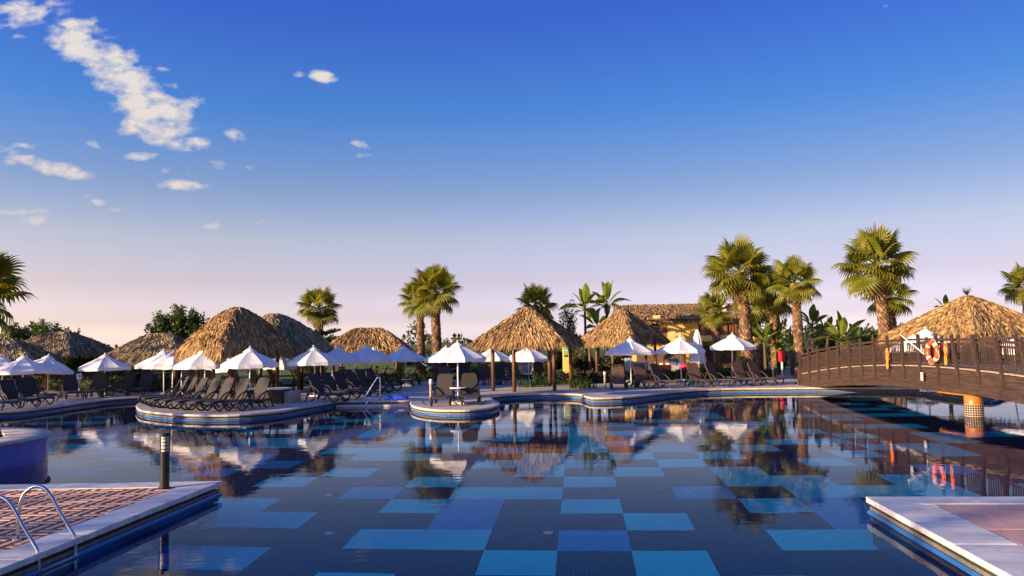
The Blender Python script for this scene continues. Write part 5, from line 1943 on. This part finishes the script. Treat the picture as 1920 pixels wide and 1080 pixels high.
# grey bin wall, orange boxes and towel rack under the peaked pavilion
q = dp(1200, 700, 43)
bw = thing('service_counter', 'grey service counter under the peaked pavilion', 'counter', (q.x, 43, 0))
zt_ = dp(1200, 679, 43).z
MB().box((0, 0, zt_ / 2), (.85, .5, zt_)).build('front', M_grey, bw, bevel=.01)
MB().box((0, 0, zt_ + .02), (.92, .56, .05)).build('top', M_signw, bw, bevel=.01)
MB().box((-.62, .1, .62), (.3, .3, 1.24)).build('side_panel', M_poster, bw, bevel=.01)
for i, px in enumerate((1227, 1240, 1252)):
    q = dp(px, 700, 44)
    zt_ = dp(px, 684, 44).z
    bx_ = thing('towel_box', 'orange towel box, %s of three right of the service counter' % ['left', 'middle', 'right'][i], 'box', (q.x, 44, 0), 0, 'orange towel boxes')
    MB().box((0, 0, zt_ / 2), (.35, .4, zt_)).build('body', M_coolr, bx_, bevel=.015)
    MB().box((0, -.02, zt_ + .05), (.18, .2, .12)).build('towel', M_signw, bx_, bevel=.02)
q = dp(1264, 700, 46)
hc = thing('hanging_chair', 'grey canvas hanging chair right of the orange boxes', 'chair', (q.x, 46, 0))
zt_ = dp(1264, 672, 46).z
zl = dp(1264, 698, 46).z
MB().tube([(-.5, 0, 0), (-.1, 0, zt_ + .5), (.5, 0, 0)], .03, 6).build('frame', M_black, hc)
cv, cf = [], []
for i in range(7):
    for j in range(7):
        u, v = i / 6 * 2 - 1, j / 6
        cv.append((u * .42 * (1 - .25 * v), -.15 + .3 * v * v, zl + .25 + (zt_ - zl - .25) * v - .25 * (1 - u * u) * (1 - v) * .8))
for i in range(6):
    for j in range(6):
        cf.append((i * 7 + j, i * 7 + 7 + j, i * 7 + 8 + j, i * 7 + 1 + j))
MB().add(cv, cf).build('canvas_seat', M_grey, hc, smooth=True)
q = dp(1283, 700, 45)
zt_ = dp(1283, 690, 45).z
pb_ = MB().lathe([(0, 0), (.14, .03), (.25, .14), (.29, .29), (.25, .44), (.14, .55), (0, .58)], 20).build('pink_ball', M_pink, smooth=True)
pb_.location = (q.x, 45, max(zt_ - .29, 0))
tag(pb_, 'pink beach ball beside the grey hanging chair', 'ball')

# bar counter and stools under the largest hut
q = gp(500, 757)
bar_ = thing('bar_counter', 'low dark slatted bar counter on the round island under the largest hut', 'counter', (q.x, q.y + .3, 0), R(-14))
for k in range(5):
    MB().box((0, -.3, .08 + .1 * k), (1.5, .035, .075)).build('slat', M_wood, bar_)
MB().box((0, 0, .27), (1.42, .5, .54)).build('carcass', M_black, bar_)
MB().box((0, 0, .57), (1.6, .7, .05)).build('top', M_tbl, bar_, bevel=.01)
MB().box((.85, .3, .24), (.25, .9, .46)).build('stone_end', M_cope, bar_)
def dining(px, py, D, label, n=2):
    q = dp(px, py, D)
    root = thing('dining_table', label, 'table', (q.x, D, 0), random.uniform(-.3, .3), 'dark tables in the huts')
    MB().box((0, 0, .74), (1.5, .85, .05)).build('tabletop', M_wood, root)
    for i in (-1, 1):
        for j in (-1, 1):
            MB().box((i * .66, j * .34, .36), (.07, .07, .71)).build('leg', M_wood, root)
ch_seat = MB().box((0, 0, .45), (.44, .44, .05)).mesh('seat', M_wood)
ch_back = MB().box((0, .2, .86), (.42, .04, .12)).box((0, .2, .68), (.42, .03, .08)).mesh('backrest', M_wood)
ch_leg = MB().box((0, 0, .22), (.045, .045, .44)).mesh('leg', M_wood)
ch_upr = MB().box((0, .2, .7), (.045, .045, .5)).mesh('upright', M_wood)
def chair(px, D, rz, label):
    q = dp(px, 700, D)
    root = thing('dining_chair', label, 'chair', (q.x, D, 0), R(rz), 'dark chairs in the huts')
    link('seat', ch_seat, root)
    link('backrest', ch_back, root)
    for i in (-1, 1):
        for j in (-1, 1):
            o = link('leg', ch_leg, root)
            o.location = (i * .19, j * .19, 0)
        o = link('upright', ch_upr, root)
        o.location = (i * .19, 0, 0)
for (px, D, lab, cs) in [(130, 45.5, 'dark table under the second hut from the left', [(112, 150), (150, 20)]), (285, 43, 'dark table under the low brown hut', [(262, 160), (308, 10)]),
                     (455, 36.5, 'dark table at the back of the largest hut', [(428, 170), (482, 10)]), (535, 39.5, 'dark table under the hut behind the largest', [(515, 160), (556, 15)]),
                     (660, 47.5, 'dark table under the distant rounded hut, left', [(643, 170), (677, 12)]), (722, 47.8, 'dark table under the distant rounded hut, right', [(705, 168), (740, 10)])]:
    dining(px, 700, D, lab)
    for i, (cx_, rz) in enumerate(cs):
        chair(cx_, D + .1, rz if i == 0 else -rz - 60, 'dark chair, %s of the %s' % (['left', 'right'][i], lab))
# low back wall of the left huts' bar
q = dp(300, 700, 46)
wl = thing('timber_screen', 'dark slatted timber screen at the back of the left huts', 'screen', (q.x, 46.5, 0))
for k in range(9):
    MB().box((0, 0, .12 + .15 * k), (5.2, .04, .11)).build('slat', M_wood, wl)
for x in (-2.6, -.9, .9, 2.6):
    MB().box((x, .05, .7), (.1, .1, 1.4)).build('post', M_wood, wl)
